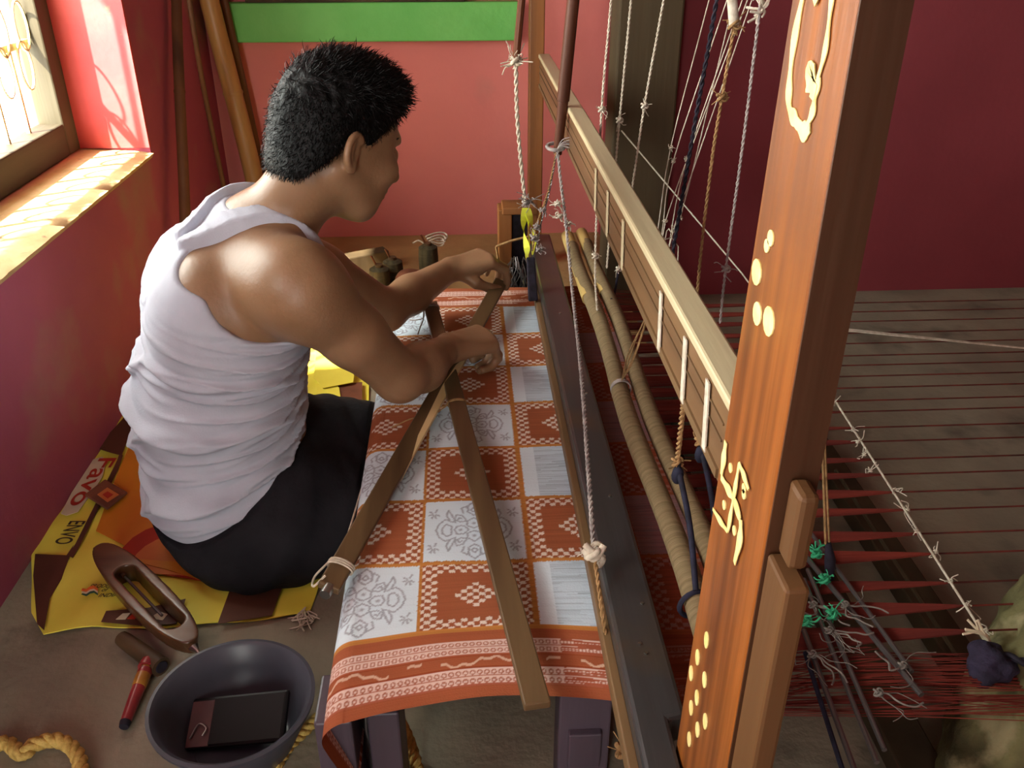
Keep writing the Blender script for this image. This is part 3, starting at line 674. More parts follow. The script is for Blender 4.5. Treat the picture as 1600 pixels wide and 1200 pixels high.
def fingers(g, wr, d, nrm_, side, curls, thumb, sc=1.0, spread=.05):
    """wr wrist; d along the hand; nrm_ out of the back of the hand; side towards the thumb"""
    d = nrm(d); nn = nrm(V(nrm_)-d*np.dot(nrm_, d)); t = np.cross(nn, d)*side
    offs = (.0285, .0095, -.0095, -.0265); kl = (.088, .092, .087, .078)
    lens = ((.042, .025, .020), (.046, .029, .021), (.043, .027, .021), (.034, .020, .018))
    for i in range(4):
        K = wr+(d*kl[i]+t*offs[i])*sc
        g.cone(wr+(t*offs[i]*.55+d*.008)*sc, K, .0165*sc, .0125*sc, .014)
        p = K; dir_ = nrm(d+t*offs[i]*spread/.03)
        r = (.0098, .0102, .0098, .0086)[i]*sc; ang = 0
        for j in range(3):
            ang += curls[i][j]; q = p+(dir_*math.cos(ang)-nn*math.sin(ang))*lens[i][j]*sc
            g.cone(p, q, r, r*.90, .0035 if j else .006); p = q; r *= .90
    p = wr+(d*.018+t*.016-nn*.006)*sc; r = .0145*sc
    for L_, vec in zip((.042, .034, .026), thumb):
        v = nrm(d*vec[0]+t*vec[1]+nn*vec[2]); q = p+v*L_*sc; g.cone(p, q, r, r*.84, .007); p = q; r *= .84
    g.cone(wr+d*.02*sc+t*.012*sc-nn*.005, wr+d*.06*sc+t*.026*sc-nn*.008*sc, .015*sc, .010*sc, .012)
body = SDF((-.64, 1.10, -.06), (.13, 2.02, .90), .0027)
trunk(body)
# right arm
body.ell(rsh+Rt@V(.005, 0, -.005), (.062, .060, .066), .05)
um = rsh*.5+relb*.5
body.cone(rsh, um+V(0, -.004, .004), .056, .050, .04); body.cone(um+V(0, -.004, .004), relb, .050, .041, .02)
rm = relb*.62+rwri*.38
body.cone(relb, rm+V(.004, 0, -.004), .041, .041, .02); body.cone(rm+V(.004, 0, -.004), rwri, .041, .0265, .02)
# left arm
body.ell(lsh, (.060, .060, .064), .05)
um = lsh*.5+lelb*.5
body.cone(lsh, um, .056, .048, .04); body.cone(um, lelb, .048, .040, .02)
lm = lelb*.62+lwri*.38
body.cone(lelb, lm, .040, .039, .02); body.cone(lm, lwri, .039, .0265, .02)
# hands: the right one closed over the stick, the left one gripping its raised end
fingers(body, rwri, (.74, .60, -.10), (-.10, -.22, 1), 1, [(.75, 1.25, .8), (.85, 1.3, .8), (.95, 1.3, .8), (1.0, 1.25, .8)], ((.7, .5, -.5), (.9, .1, -.45), (.9, -.3, -.3)), 1.08)
fingers(body, lwri, (.86, .30, .16), (-.10, -.20, 1), -1, [(.75, .75, .35), (.8, .75, .4), (.8, .8, .4), (.8, .8, .5)], ((.6, .6, -.5), (.8, .1, -.6), (.9, -.1, -.5)))
# thighs and lap (under the cloth wrap)
body.cone(pelvis+V(.02, -.09, -.03), (-.10, 1.27, .055), .085, .062, .03); body.cone(pelvis+V(.02, .09, -.03), (-.10, 1.47, .055), .085, .062, .03)
# neck and head
body.cone(nb+V(-.005, 0, -.03), HC+RH_@V(-.030, 0, -.060), .062, .056, .035)
def hp(x, y, z): return HC+RH_@V(x, y, z)
def hell(c, r, k=.012, R=None, sub=False): body.ell(hp(*c), r, k, RH_ if R is None else RH_@R, sub)
def hcone(a, b, ra, rb, k=.008, sub=False): body.cone(hp(*a), hp(*b), ra, rb, k, sub)
hell((-.002, 0, .028), (.092, .074, .084)); hell((.020, 0, -.030), (.072, .062, .080), .03)
hell((.045, 0, -.055), (.048, .050, .050), .03); hcone((.055, -.018, -.098), (.055, .018, -.098), .020, .020, .025)      # jaw, chin
hcone((-.02, -.052, -.045), (.045, -.036, -.088), .018, .016, .02); hcone((-.02, .052, -.045), (.045, .036, -.088), .018, .016, .02)
hcone((.082, -.026, .018), (.082, .026, .018), .013, .013, .014)                      # brow
hcone((.094, 0, .004), (.113, 0, -.036), .008, .012, .008)                            # nose
for s_ in (-1, 1):
    hell((.103, s_*.013, -.038), (.009, .008, .007), .006); hell((.090, s_*.031, -.003), (.016, .017, .012), .012, sub=True)
    hell((.080, s_*.031, -.004), (.0125, .0125, .0125), .003); hell((.066, s_*.046, -.030), (.022, .018, .02), .02)
hell((.092, 0, -.062), (.012, .022, .0065), .006); hell((.090, 0, -.073), (.012, .019, .0065), .006); hcone((.104, -.018, -.0675), (.104, .018, -.0675), .0022, .0022, .003, sub=True)
for s_ in (-1, 1):      # ears
    Re = Rz(D(-s_*24))
    c = V(-.018, s_*.076, -.018)
    hell(c, (.017, .008, .026), .006, Re)
    ring = [c+Re@V(-.002+.019*math.cos(a), s_*.006, .004+.030*math.sin(a)) for a in np.linspace(D(-150), D(110), 12)]
    ring = [c+Re@V(-.001-.017*math.cos(a), s_*.005, .003+.024*math.sin(a)) for a in np.linspace(D(-75), D(140), 12)]
    for i in range(11): hcone(ring[i], ring[i+1], .0048, .0048, .003)
    hell(c+Re@V(.004, s_*.003, -.021), (.009, .006, .010), .005, Re)
    hell(c+Re@V(.004, s_*.010, .002), (.008, .007, .014), .004, Re, sub=True)
P, Q = body.mesh(); P = relax(P, Q, 2, .4)
person = thing('person', 'man in a white sleeveless vest and black wrap seated weaving', 'person', (-.425, 1.37, 0))
np_mesh('body', P, Q, M['skin'], person)
del body
# ---- sleeveless vest
vest = SDF((-.64, 1.13, .0), (-.14, 1.66, .66), .0030)
trunk(vest, .0055)
sl, x, y, z = vest.block(vest.lo, vest.lo+vest.h*vest.n)
fx = (x-waist[0])*math.cos(TY)+(y-waist[1])*math.sin(TY); fy = -(x-waist[0])*math.sin(TY)+(y-waist[1])*math.cos(TY)
ang = np.arctan2(fy, fx)
def folds(u, a, seed):
    w = 0
    for i in range(5):
        f = 60+31*i+7*seed; ph = seed*2.3+i*1.9
        w = w+np.maximum(0, np.sin(u*f+1.3*np.sin(a*2+ph)+.6*np.sin(a*5+ph*2)+ph))**7*(.5+.5*np.sin(a*(1+i % 3)+ph*1.7))*(1.0-.12*i)
    return w
u = z-(.45-2.0*(z-.1))*fx-.05*fy
amp = .0120*np.clip((z-.05)/.06, .4, 1)*np.clip((.50-z)/.10, .12, 1)
vest.F -= (amp*folds(u, ang, 1.0)).astype(np.float32)
# hem: low behind, higher towards the lap
hem = np.maximum(.072, .072+(fx+.105)*.60)
vest.F = np.maximum(vest.F, (hem-z).astype(np.float32)*np.float32(.9))
full = vest.F.copy()
for sh, s_ in ((rsh, 1), (lsh, -1)):
    vest.cone(sh+Rt@V(.06, -.10*s_, .0), sh+Rt@V(-.045, .028*s_, .005), .098, .088, .012, sub=True)
    vest.cone(sh+Rt@V(-.035, -.08*s_, -.055), sh+Rt@V(.06, -.06*s_, -.095), .088, .075, .012, sub=True)
    if s_ == 1: vest.cone(sh+Rt@V(-.108, .068, .045), sh+Rt@V(-.0, .035, .06), .062, .072, .012, sub=True)
    vest.ell(sh+Rt@V(-.025, -.005*s_, .04), (.125, .082, .10), .01, Rt, sub=True)
vest.cone(nb+V(.03, .0, .02), nb+V(-.01, 0, .10), .060, .085, .008, sub=True)
vest.ell(nb+Rt@V(.10, 0, -.02), (.11, .075, .10), .008, Rt, sub=True)
# shoulder straps beside the neck, following the trunk
nx = (x-nb[0])*math.cos(TY)+(y-nb[1])*math.sin(TY); nyl = -(x-nb[0])*math.sin(TY)+(y-nb[1])*math.cos(TY)
for s_ in (-1, 1):
    path = [(-.13, s_*.030), (-.085, s_*.046), (-.04, s_*.066), (.01, s_*.076), (.08, s_*.076)]; dd = None
    for (a0, b0), (a1, b1) in zip(path[:-1], path[1:]):
        ux, uy = a1-a0, b1-b0; t = np.clip(((nx-a0)*ux+(nyl-b0)*uy)/(ux*ux+uy*uy), 0, 1); e = np.sqrt((nx-a0-t*ux)**2+(nyl-b0-t*uy)**2); dd = e if dd is None else np.minimum(dd, e)
    strap = np.maximum(np.maximum(full-np.float32(.0130), (dd-.0125).astype(np.float32)), (.50-z).astype(np.float32)+0*full)
    vest.F = np.minimum(vest.F, strap)
P, Q = vest.mesh(); P = relax(P, Q, 1, .4)
np_mesh('vest', P, Q, M['shirt'], person)['label'] = 'white ribbed cotton vest with many folds'
del vest
# ---- black wrap
wr = SDF((-.66, 1.08, -.40), (.20, 1.70, .32), .0045)
wr.ell(pelvis+V(.0, 0, -.015), (.156, .200, .112), .04, Rz(TY*.3))
wr.ell(V(-.275, 1.40, .085), (.115, .20, .095), .05); wr.ell(V(-.38, 1.33, .050), (.155, .195, .075), .03)
wr.ell(V(-.33, 1.28, .075), (.14, .13, .075), .04)
wr.cone((-.36, 1.27, .075), (-.07, 1.265, .070), .105, .075, .05); wr.cone((-.36, 1.48, .085), (-.07, 1.48, .070), .10, .075, .05)
wr.cone((-.05, 1.265, .055), (.0, 1.27, -.36), .075, .085, .04); wr.cone((-.05, 1.48, .055), (.0, 1.46, -.36), .075, .085, .04)
sl, x, y, z = wr.block(wr.lo, wr.lo+wr.h*wr.n)
fo = 0
for i in range(4): fo = fo+np.maximum(0, np.sin((x*.75-z*.6+.35*(y-1.3))*(46+17*i)+2*np.sin(y*9+i)+i*2.1))**2*(.6-.1*i)
wr.F -= (.0065*fo).astype(np.float32)
wr.F = np.maximum(wr.F, np.where(x < -.13, .003-z, -.5).astype(np.float32))      # sits on the mat
wr.F = np.maximum(wr.F, (x > -.19)*np.maximum(0, 1)*(z-.150).astype(np.float32)+np.where(x > -.19, 0, -.5).astype(np.float32)*1)
wfx = (x-waist[0])*math.cos(TY)+(y-waist[1])*math.sin(TY)
wfx = (x-waist[0])*math.cos(TY)+(y-waist[1])*math.sin(TY)
whem = np.maximum(.072, .072+(wfx+.105)*.60)+.010
wr.F = np.where(x < -.30, np.maximum(wr.F, (z-whem).astype(np.float32)*np.float32(.9)), wr.F)      # tucked under the vest
P, Q = wr.mesh(); P = relax(P, Q, 2, .5)
np_mesh('wrap', P, Q, M['lungi'], person)['label'] = 'black cotton wrap'
del wr
# ---- hair
hair = SDF(HC-.16, HC+.16, .0026)
def hl(c, r, k=.012, sub=False, R=None): hair.ell(hp(*c), r, k, RH_ if R is None else RH_@R, sub)
hl((-.004, 0, .036), (.104, .084, .094)); hl((.035, 0, .082), (.058, .062, .040), .03); hl((.062, .0, .074), (.032, .050, .026), .02)
hl((-.036, 0, -.010), (.074, .078, .085), .02)
hair.cone(hp(-.062, -.03, -.058), hp(-.062, .03, -.058), .026, .026, .03)
sl, x, y, z = hair.block(hair.lo, hair.lo+hair.h*hair.n)
X_ = [RH_[0, j]*(x-HC[0])+RH_[1, j]*(y-HC[1])+RH_[2, j]*(z-HC[2]) for j in range(3)]
nz_ = np.sin(X_[0]*170+3*np.sin(X_[1]*60+X_[2]*40))*np.sin(X_[1]*150+2*np.sin(X_[2]*80))*np.sin(X_[2]*130+2*np.sin(X_[0]*90))
hair.F -= (.0035*nz_*np.clip((X_[2]-.0)/.05, .15, 1)).astype(np.float32)
# hairline: face, temples, around the ears, nape
faceline = .062+.030*np.clip((X_[2]-.055)/.05, 0, 2)-.065*np.clip((.055-X_[2])/.075, 0, 1)**.9
hair.F = np.maximum(hair.F, (X_[0]-faceline).astype(np.float32)*np.float32(.9))
low = -.022-.055*np.clip((-.035-X_[0])/.045, 0, 1)
hair.F = np.maximum(hair.F, (low-X_[2]).astype(np.float32)*np.float32(.9))
for s_ in (-1, 1): hl((-.012, s_*.086, -.022), (.026, .034, .036), .006, True)
P, Q = hair.mesh(); P = relax(P, Q, 1, .4)
ho = np_mesh('hair', P, Q, M['hair'], person)
# short strands growing out of the hair surface
Nv = len(P); acc = np.zeros((Nv, 3)); fn = np.cross(P[Q[:, 2]]-P[Q[:, 0]], P[Q[:, 3]]-P[Q[:, 1]])
for k in range(4):
    for d in range(3): acc[:, d] += np.bincount(Q[:, k], fn[:, d], Nv)
nrmv = acc/np.maximum(np.linalg.norm(acc, axis=1), 1e-9)[:, None]
loc = (P-HC)@RH_
pick = rng.permutation(np.nonzero((np.linalg.norm(loc/np.array([.10, .08, .09]), axis=1) > .8))[0])[:9000]
sv_ = []; sf_ = []
for i in pick:
    p = P[i]; n_ = nrmv[i]; l_ = loc[i]; tp = np.clip((l_[2]-.02)/.06, 0, 1)
    flow = RH_@nrm(V(.9, -.25*np.sign(l_[1]), .1)*tp+V(-.15, 0, -1)*(1-tp)); d_ = nrm(n_*.55+flow*.8+rng.normal(0, .28, 3)); ln = (.010+.010*tp)*(.6+.8*rng.random())
    sd_ = nrm(np.cross(d_, n_+rng.normal(0, .2, 3)))*.0006; mid = p+d_*ln*.5+n_*.0005; e = p+(d_*1.0-n_*.25)*ln
    b0 = len(sv_); sv_ += [p-sd_, p+sd_, mid-sd_*.8, mid+sd_*.8, e]; sf_ += [(b0, b0+1, b0+3, b0+2), (b0+2, b0+3, b0+4)]
so_ = MB().add(sv_, sf_).build('hair_strands', M['hair'], ho); so_['kind'] = 'stuff'
# brows, eyes
for s_ in (-1, 1):
    MB().tube([hp(.094-.010*t*t*2, s_*(.014+.030*t), .020+.004*math.sin(t*3)) for t in np.linspace(0, 1, 8)], [.0025+.0018*math.sin(math.pi*t) for t in np.linspace(0, 1, 8)], 6).build('eyebrow', M['hair'], person, 60)

# ------------------------------------------------------------------ warp yarns to the right of the heald shafts
wp = thing('warp_yarns', 'red warp yarns in tapering bunches stretched to the right over the floor', 'yarn', (.35, 1.3, .2))
def lease_x(y): return .628+(y-.766)*(.683-.628)/(1.425-.766)
WZ = .215
ylist = []
for yp in (985, 945, 908, 862, 830, 792, 764, 736, 712, 684, 662, 637, 620, 600, 582, 565, 550, 531, 515, 497, 482, 468):
    ylist.append(at(1550, yp, Z=WZ)[1])
for i, y in enumerate(ylist):
    wdt = .030+.006*math.sin(i*2.3); b = MB(); xs = np.concatenate([np.linspace(.318, .42, 4), np.linspace(.45, lease_x(y)+.0, 7)])
    top = []; bot = []
    for x in xs:
        t = np.clip((x-.44)/(lease_x(y)-.44), 0, 1); hw = wdt/2*(1-t)**.85+.0011
        top.append((x, y+hw)); bot.append((x, y-hw))
    n = len(xs)
    vs = [(x, yy, WZ+.0012) for x, yy in top]+[(x, yy, WZ+.0012) for x, yy in bot]+[(x, yy, WZ-.0012) for x, yy in top]+[(x, yy, WZ-.0012) for x, yy in bot]
    fs = []
    for k in range(n-1): fs += [(k, n+k, n+k+1, k+1), (2*n+k, 2*n+k+1, 3*n+k+1, 3*n+k), (k, k+1, 2*n+k+1, 2*n+k), (n+k, 3*n+k, 3*n+k+1, n+k+1)]
    fs += [(0, 2*n, 3*n, n), (n-1, 2*n-1, 4*n-1, 3*n-1)]
    b.add(vs, fs).build('yarn_bunch', M['warp'], wp)
    MB().tube([(lease_x(y)-.01, y, WZ), (1.2, y+.001, WZ-.002), (1.75, y-.001, WZ), (XR-.06, y, WZ+.002)], .0014, 5).build('warp_string', M['warp_line'], wp)
b = MB()      # loose near border yarns and the thin spread between bunches
for k in range(70):
    y = Y0C-.01+.085*random.random(); b.tube([(.316, y, WZ+random.uniform(-.004, .004)), (.5, y+random.uniform(-.012, .006), WZ+random.uniform(-.01, .004)), (lease_x(y)+.05, y+random.uniform(-.03, .0), WZ-.004), (1.6, y-.03, WZ)], .0006, 3)
for k in range(420):
    y = random.uniform(Y0C, Y1C); x1 = random.uniform(.42, .50); b.tube([(.316, y, WZ+.003*random.random()), (x1, min(ylist, key=lambda q: abs(q-y))*.35+y*.65, WZ)], .0007, 3)
o = b.build('loose_yarns', M['warp'], wp); o['kind'] = 'stuff'
wb = thing('warp_beam', 'round wooden beam holding the warp ends near the right wall', 'beam', (XR-.06, 1.3, 0))
MB().tube([(XR-.05, .55, WZ), (XR-.05, 2.1, WZ)], .03, 14).build('roller', M['upright'], wb, 40)
for y in (.6, 2.05): MB().box((XR-.08, y-.02, 0), (XR-.02, y+.02, WZ-.02)).build('support', M['upright'], wb)

# ------------------------------------------------------------------ cords
def frayed(b, p, n=7, L=.018, r=.0007):
    for k in range(n):
        d = nrm(rng.normal(0, 1, 3)); e = V(p)+d*L*(.5+.7*random.random()); b.tube(spline([p, (V(p)+e)/2+rng.normal(0, .003, 3), e], 3), r, 4)
    return b
def knot_mesh(p, r, tube=.0022, frays=5):
    b = MB(); p = V(p); ax = rng.normal(0, 1, 3)
    pts = [p+V((math.cos(2*t)*(1+.45*math.cos(3*t))), (math.sin(2*t)*(1+.45*math.cos(3*t))), .8*math.sin(3*t))*r*.62 for t in np.linspace(0, 2*math.pi, 40, endpoint=False)]
    b.tube(pts, tube, 6, closed=True); b.ball(p, r*.55, 8, 6)
    return frayed(b, p, frays, r*2.6)
def hang(name, pts, r, m, label, knots=(), cat='cord', ply=2, group=None, top=True):
    pts = [V(p) for p in pts]
    if top:           # carry on up to the overhead beam
        d = nrm(pts[0]-pts[1]); t = (1.50-pts[0][2])/max(d[2], .2); pts = [pts[0]+d*t]+pts
    t = thing(name, label, cat, pts[-1], group)
    if ply: MB().rope(spline(pts, 4), r, ply, r*7, 5, step=r*1.5).build('cord', m, t, 60)
    else: MB().tube(spline(pts, 4), r, 6).build('cord', m, t, 60)
    for p, kr in knots: knot_mesh(p, kr, max(.0013, r*.75)).build('knot', m, t, 60)
    return t
def seq(ps, Y=None, X=None): return [at(x, y, X=X, Y=(Y[i] if isinstance(Y, (list, tuple)) else Y)) for i, (x, y) in enumerate(ps)]
rod1 = lambda y: V(.262, y, .302); rod2 = lambda y: V(.300, y, .300)
q = seq([(955, 0), (940, 171), (930, 400)], 1.74); hang('heald_string', q+[rod1(1.62)], .0026, M['cord'], 'white heald cord left of the dark pillar, tied to the first shaft', [(q[1], .008), (q[2], .008)])
q = seq([(986, 0), (968, 188), (957, 310), (948, 419)], 1.86); hang('heald_string', q, .0026, M['cord'], 'white heald cord along the left edge of the dark pillar', [(q[1], .008)])
q = seq([(1037, 0), (1007, 165), (988, 292), (967, 420)], 1.80); t = hang('heald_string', q, .0026, M['cord'], 'white heald cord crossing in front of the dark pillar', [(q[1], .008), (q[3], .007)])
q2 = [q[3], at(958, 470, Y=1.78), rod2(1.68)]; MB().tube(spline(q2, 6), .0028, 6).build('dark_tie', M['blackcord'], t, 60)
tops = ((1108, 1048, 231), (1136, 1052, 252), (1147, 1063, 340), (1160, 1073, 250), (1168, 1040, 345), (1175, 1052, 360))
for i, (xt, xm, ym) in enumerate(tops):
    Yc = 1.70-.02*i; p = [at(xt, 0, Y=Yc), at(xm, ym, Y=Yc+.05), at(1030+6*i, 345+8*i, Y=Yc+.08), at(1018+7*i, 430+9*i, Y=Yc+.05)]
    hang('heald_thread', p, .0011, M['cord'], ('leftmost', 'second', 'third', 'fourth', 'fifth', 'rightmost')[i]+' thin white heald thread of the fan beside the black cord', [(p[1], .004)], ply=0, group='fan of thin heald threads')
q = seq([(1120, 0), (1088, 180), (1050, 398), (1034, 470)], 1.62); hang('black_string', q, .0045, M['blackcord'], 'black cord hanging behind the pale rail')
q = seq([(1144, 0), (1147, 38), (1128, 152), (1115, 232), (1098, 367), (1089, 462)], 1.32)
t = hang('heald_string', q, .0028, M['jute'], 'brown twisted cord with two knots behind the pale rail', [(q[1], .011), (q[2], .009)])
MB().tube([q[0]+V(.0, 0, .10), q[0], q[1]], .0075, 8).build('rag_sleeve', M['cord'], t, 60)
q = seq([(1190, -20), (1186, 22), (1163, 208), (1134, 420), (1125, 505)], 1.20)
t = hang('heald_string', q, .0023, M['cord_grey'], 'thin grey twisted cord next to the plank post', [(q[3], .007)])
b = MB().ball(q[0]+V(0, 0, .012), (.013, .011, .022), 9, 6); frayed(b, q[1]+V(.004, 0, .006), 14, .022, .0016); b.build('rag_knot', M['cord'], t, 60)
# ties between rail and shafts
for (xa, ya, xb_, yb_, sh, m, lab) in ((1077, 545, 1058, 722, rod1, 'jute', 'brown tie cord with navy loop on the nearest shaft'), (1105, 620, 1094, 690, rod2, 'jute', 'brown tie cord with navy loop on the farther shaft')):
    a_ = at(xa, ya, X=.236); c_ = at(xb_, yb_, X=sh(1)[0]-.005); Yk = c_[1]
    t = thing('tie_string', lab, 'cord', c_)
    MB().rope([V(a_[0], a_[1], .556), (V(a_)+c_)/2, c_], .0035, 2, .02, 5).build('cord', M['jute'], t, 60)
    knot_mesh(c_, .008, .002, 6).build('knot', M['jute'], t, 60)
    e = sh(Yk-.10); ly = Yk-.12; e = V(sh(1)[0], ly, .306)
    MB().tube(spline([c_, (c_+e)/2+V(.004, 0, 0), e], 6), .0038, 7).build('navy_cord', M['bluecord'], t, 60)
    MB().tube([V(sh(1)[0]+.0185*math.cos(a), ly+.004*math.cos(a), .285+.0185*math.sin(a)) for a in np.linspace(0, 2*math.pi, 18, endpoint=False)], .0034, 6, closed=True).build('loop', M['bluecord'], t, 60)
    MB().ball(c_-V(0, .008, .014), (.008, .008, .013), 8, 6).build('navy_knot', M['bluecord'], t, 60)
t = thing('tie_string', 'thin bundle of strands tied from the rail to the shaft', 'cord', rod1(1.22))
b = MB(); a_ = at(1020, 498, X=.24); e = at(972, 588, X=.262)
for k in range(4): b.tube(spline([V(.232+.004*k, a_[1]+.008*k, .556), (V(.24, a_[1], .556)+e)/2+rng.normal(0, .006, 3), V(.262, e[1], .303)], 5), .0011, 4)
b.build('strands', M['jute'], t, 60); 
b = MB()
for k in range(3): b.tube([V(.262+.017*math.cos(a), e[1]+.003*k, .285+.017*math.sin(a)) for a in np.linspace(0, 2*math.pi, 16, endpoint=False)], .0015, 5, closed=True)
b.build('loop', M['cord_grey'], t, 60)
# hanging wooden stick with cord running towards the viewer
sk = thing('hanging_stick', 'dark reddish stick hanging beside the slim upright', 'stick', at(872, 240, Y=1.9))
p0, p1 = at(905, -90, Y=1.88), at(872, 232, Y=1.9); d = nrm(p0-p1); p0 = p1+d*((1.5-p1[2])/d[2])
MB().tube([p1-d*.012, p1+d*.10, p1+d*.101, p1+d*.3, p0], [.0095, .0115, .0135, .0125, .012], 10).build('stick', M['stick'], sk, 40)
cd_ = thing('knotted_rope', 'white knotted cord running from the hanging stick to the near selvedge', 'cord', at(930, 880, Z=.30))
w = [p1+V(-.003, -.018, 0), at(877, 290, Y=1.84), at(884, 345, Y=1.76), at(893, 440, Y=1.60), at(908, 580, Y=1.27), at(919, 730, Y=1.02), at(928, 862, Y=.865)]
MB().rope(spline(w, 6), .0036, 2, .022, 5, step=.003).build('cord', M['cord_grey'], cd_, 60)
w2 = [w[-1], at(940, 950, Y=.80), at(956, 1060, Y=.735), at(968, 1130, Y=.695), at(975, 1172, Y=.672)]
MB().rope(spline(w2, 6), .0030, 2, .02, 5, step=.003).build('lower_cord', M['jute'], cd_, 60)
b = knot_mesh(w[-1], .013, .0042, 3); b.tube(spline([w[-1]+V(-.012, 0, .012), w[-1]+V(-.004, -.006, .006), w[-1]+V(.01, -.006, -.006), w[-1]+V(.008, 0, -.022)], 5), .0045, 7); b.tube(spline([w[-1]+V(-.014, 0, .004), w[-1]+V(.0, -.01, -.004), w[-1]+V(.012, 0, .01)], 5), .0045, 7)
b.build('knot', M['cord'], cd_, 60)
for k, i in enumerate((1, 1, 2)):
    p = at((871, 874, 886)[k], (318, 338, 350)[k], Y=1.79); frayed(knot_mesh(p, .007, .0018, 2), p, 9, .018, .0012).build('knot', M['cord'], cd_, 60)
knot_mesh(w2[-1], .011, .003, 6).build('end_knot', M['jute'], cd_, 60)
b = MB(); k0 = p1+V(-.005, -.02, .0)
for k in range(9): b.tube(spline([k0, k0+V(.012, -.004, .006+.002*k)+rng.normal(0, .003, 3), k0+V(.030, -.006, .004+.003*k)+rng.normal(0, .004, 3)], 4), .0011, 4)
b.tube([k0+V(.0, .02, .004)+V(.019*math.cos(a), .019*math.sin(a), .003*math.sin(a)) for a in np.linspace(0, 2*math.pi, 14, endpoint=False)], .004, 6, closed=True)
b.build('tassel', M['cord_grey'], cd_, 60)
# brown double cord from the stick to the ribbon
t = thing('knotted_string', 'pair of dark knotted cords slanting down from the hanging stick to the yellow ribbon', 'cord', at(838, 400, Y=1.93))
for o_ in (0, 6):
    q = [p1+V(-.004, -.012, .0), at(858-o_*.3, 300, Y=1.9), at(845-o_, 350, Y=1.92), at(838-o_, 392, Y=1.93)]; MB().rope(spline(q, 5), .0024, 2, .015, 5, step=.003).build('cord', M['jute'] if o_ else M['rod'], t, 60)
for (x, y) in ((848, 328), (838, 355), (834, 372), (842, 390)): frayed(knot_mesh(at(x, y, Y=1.91), .008, .002, 2), at(x, y, Y=1.91), 8, .016, .0012).build('knot', M['cord_grey'], t, 60)
# thick white cord with yellow ribbon, on a thin stick
wc = thing('knotted_rope', 'thick white cord ending in a bright yellow ribbon', 'cord', at(820, 318, Y=2.0))
q = seq([(806, 95), (808, 180), (815, 265), (821, 318)], 2.0)
MB().tube([q[0]+(q[0]-q[1])*.0, at(815, 0, Y=2.0), at(815, 0, Y=2.0)+V(.01, 0, 1.5-at(815, 0, Y=2.0)[2])], .008, 8).build('upper_stick', M['stick'], wc, 40)
MB().rope(spline(q, 5), .0048, 2, .036, 6, step=.004).build('cord', M['cord'], wc, 60)
frayed(knot_mesh(q[0], .013, .004, 4), q[0], 16, .04, .0012).build('knot', M['cord'], wc, 60)
frayed(knot_mesh(q[3], .009, .003, 4), q[3]+V(.012, -.01, .01), 22, .035, .0010).build('frayed_knot', M['cord_grey'], wc, 60)
for (pts, wd) in (([(822, 325), (818, 355), (823, 385), (823, 405)], .024), ([(824, 326), (831, 350), (835, 372), (832, 398)], .019), ([(822, 326), (826, 352), (827, 392)], .010)):
    P_ = [V(a) for a in spline([at(x, y, Y=1.985) for x, y in pts], 5)]; n = len(P_); b = MB(); vs = []
    for i, p in enumerate(P_):
        k = wd*(.35+.65*math.sin(min(1, .15+i/n*1.1)*math.pi)**.6 if i < n-1 else .25)/2; tw = V(math.cos(i*.25), math.sin(i*.25)*.6, 0)*k; vs += [p-tw+V(0, -.0006, 0), p+tw+V(0, -.0006, 0), p+tw+V(0, .0006, 0), p-tw+V(0, .0006, 0)]
    fs = [(i*4+k, i*4+(k+1) % 4, (i+1)*4+(k+1) % 4, (i+1)*4+k) for i in range(n-1) for k in range(4)]+[(3, 2, 1, 0), tuple((n-1)*4+k for k in range(4))]
    b.add(vs, fs).build('ribbon', M['yellowrib'], wc, 60)
bs = MB().bar(at(829, 402, Y=1.80), at(833, 470, Y=1.775), .018, .016, (0, 1, 0), .021, .016).build('black_stick', M['blackcord'], bevel=.003); tag(bs, 'short black wooden stick hanging below the yellow ribbon', 'stick')
# lease string tied to the stone
ls = thing('lease_string', 'taut white string with tied yarn ends from the mossy stone', 'string', at(1550, 1012, Z=.222))
q = [at(1552, 1015, Z=.222), at(1400, 775, Z=.222), at(1290, 603, Z=.222), at(1159, 427, Y=2.0), at(971, 204, Y=2.265)]
MB().tube(q, .0019, 6).build('string', M['cord'], ls, 60)
for (x, y) in ((1302, 632), (1333, 672), (1340, 690), (1350, 710), (1360, 735), (1398, 765), (1418, 797), (1432, 830), (1462, 862), (1485, 908), (1510, 945), (1540, 985)):
    p = at(x, y, Z=.222); frayed(knot_mesh(p, .0035, .0010, 2), p, 3, .020, .0008).build('yarn_end', M['cord'], ls, 60)
p = q[0]; b = MB()
for k in range(6): b.tube(spline([p, at(1535, 992, Z=.235)+rng.normal(0, .002, 3), at(1512, 975, Z=.245)+rng.normal(0, .006, 3)], 4), .0016, 5)
b.build('tail', M['mat_w'], ls, 60)
# white tape lying across the yarns
t = MB(); a_, e_ = at(1310, 514, Z=.222), at(1640, 548, Z=.222); t.bar(a_, e_, .014, .0015, w2=.004); tag(t.build('white_tape', M['cord']), 'narrow white tape lying across the warp behind the post', 'tape')
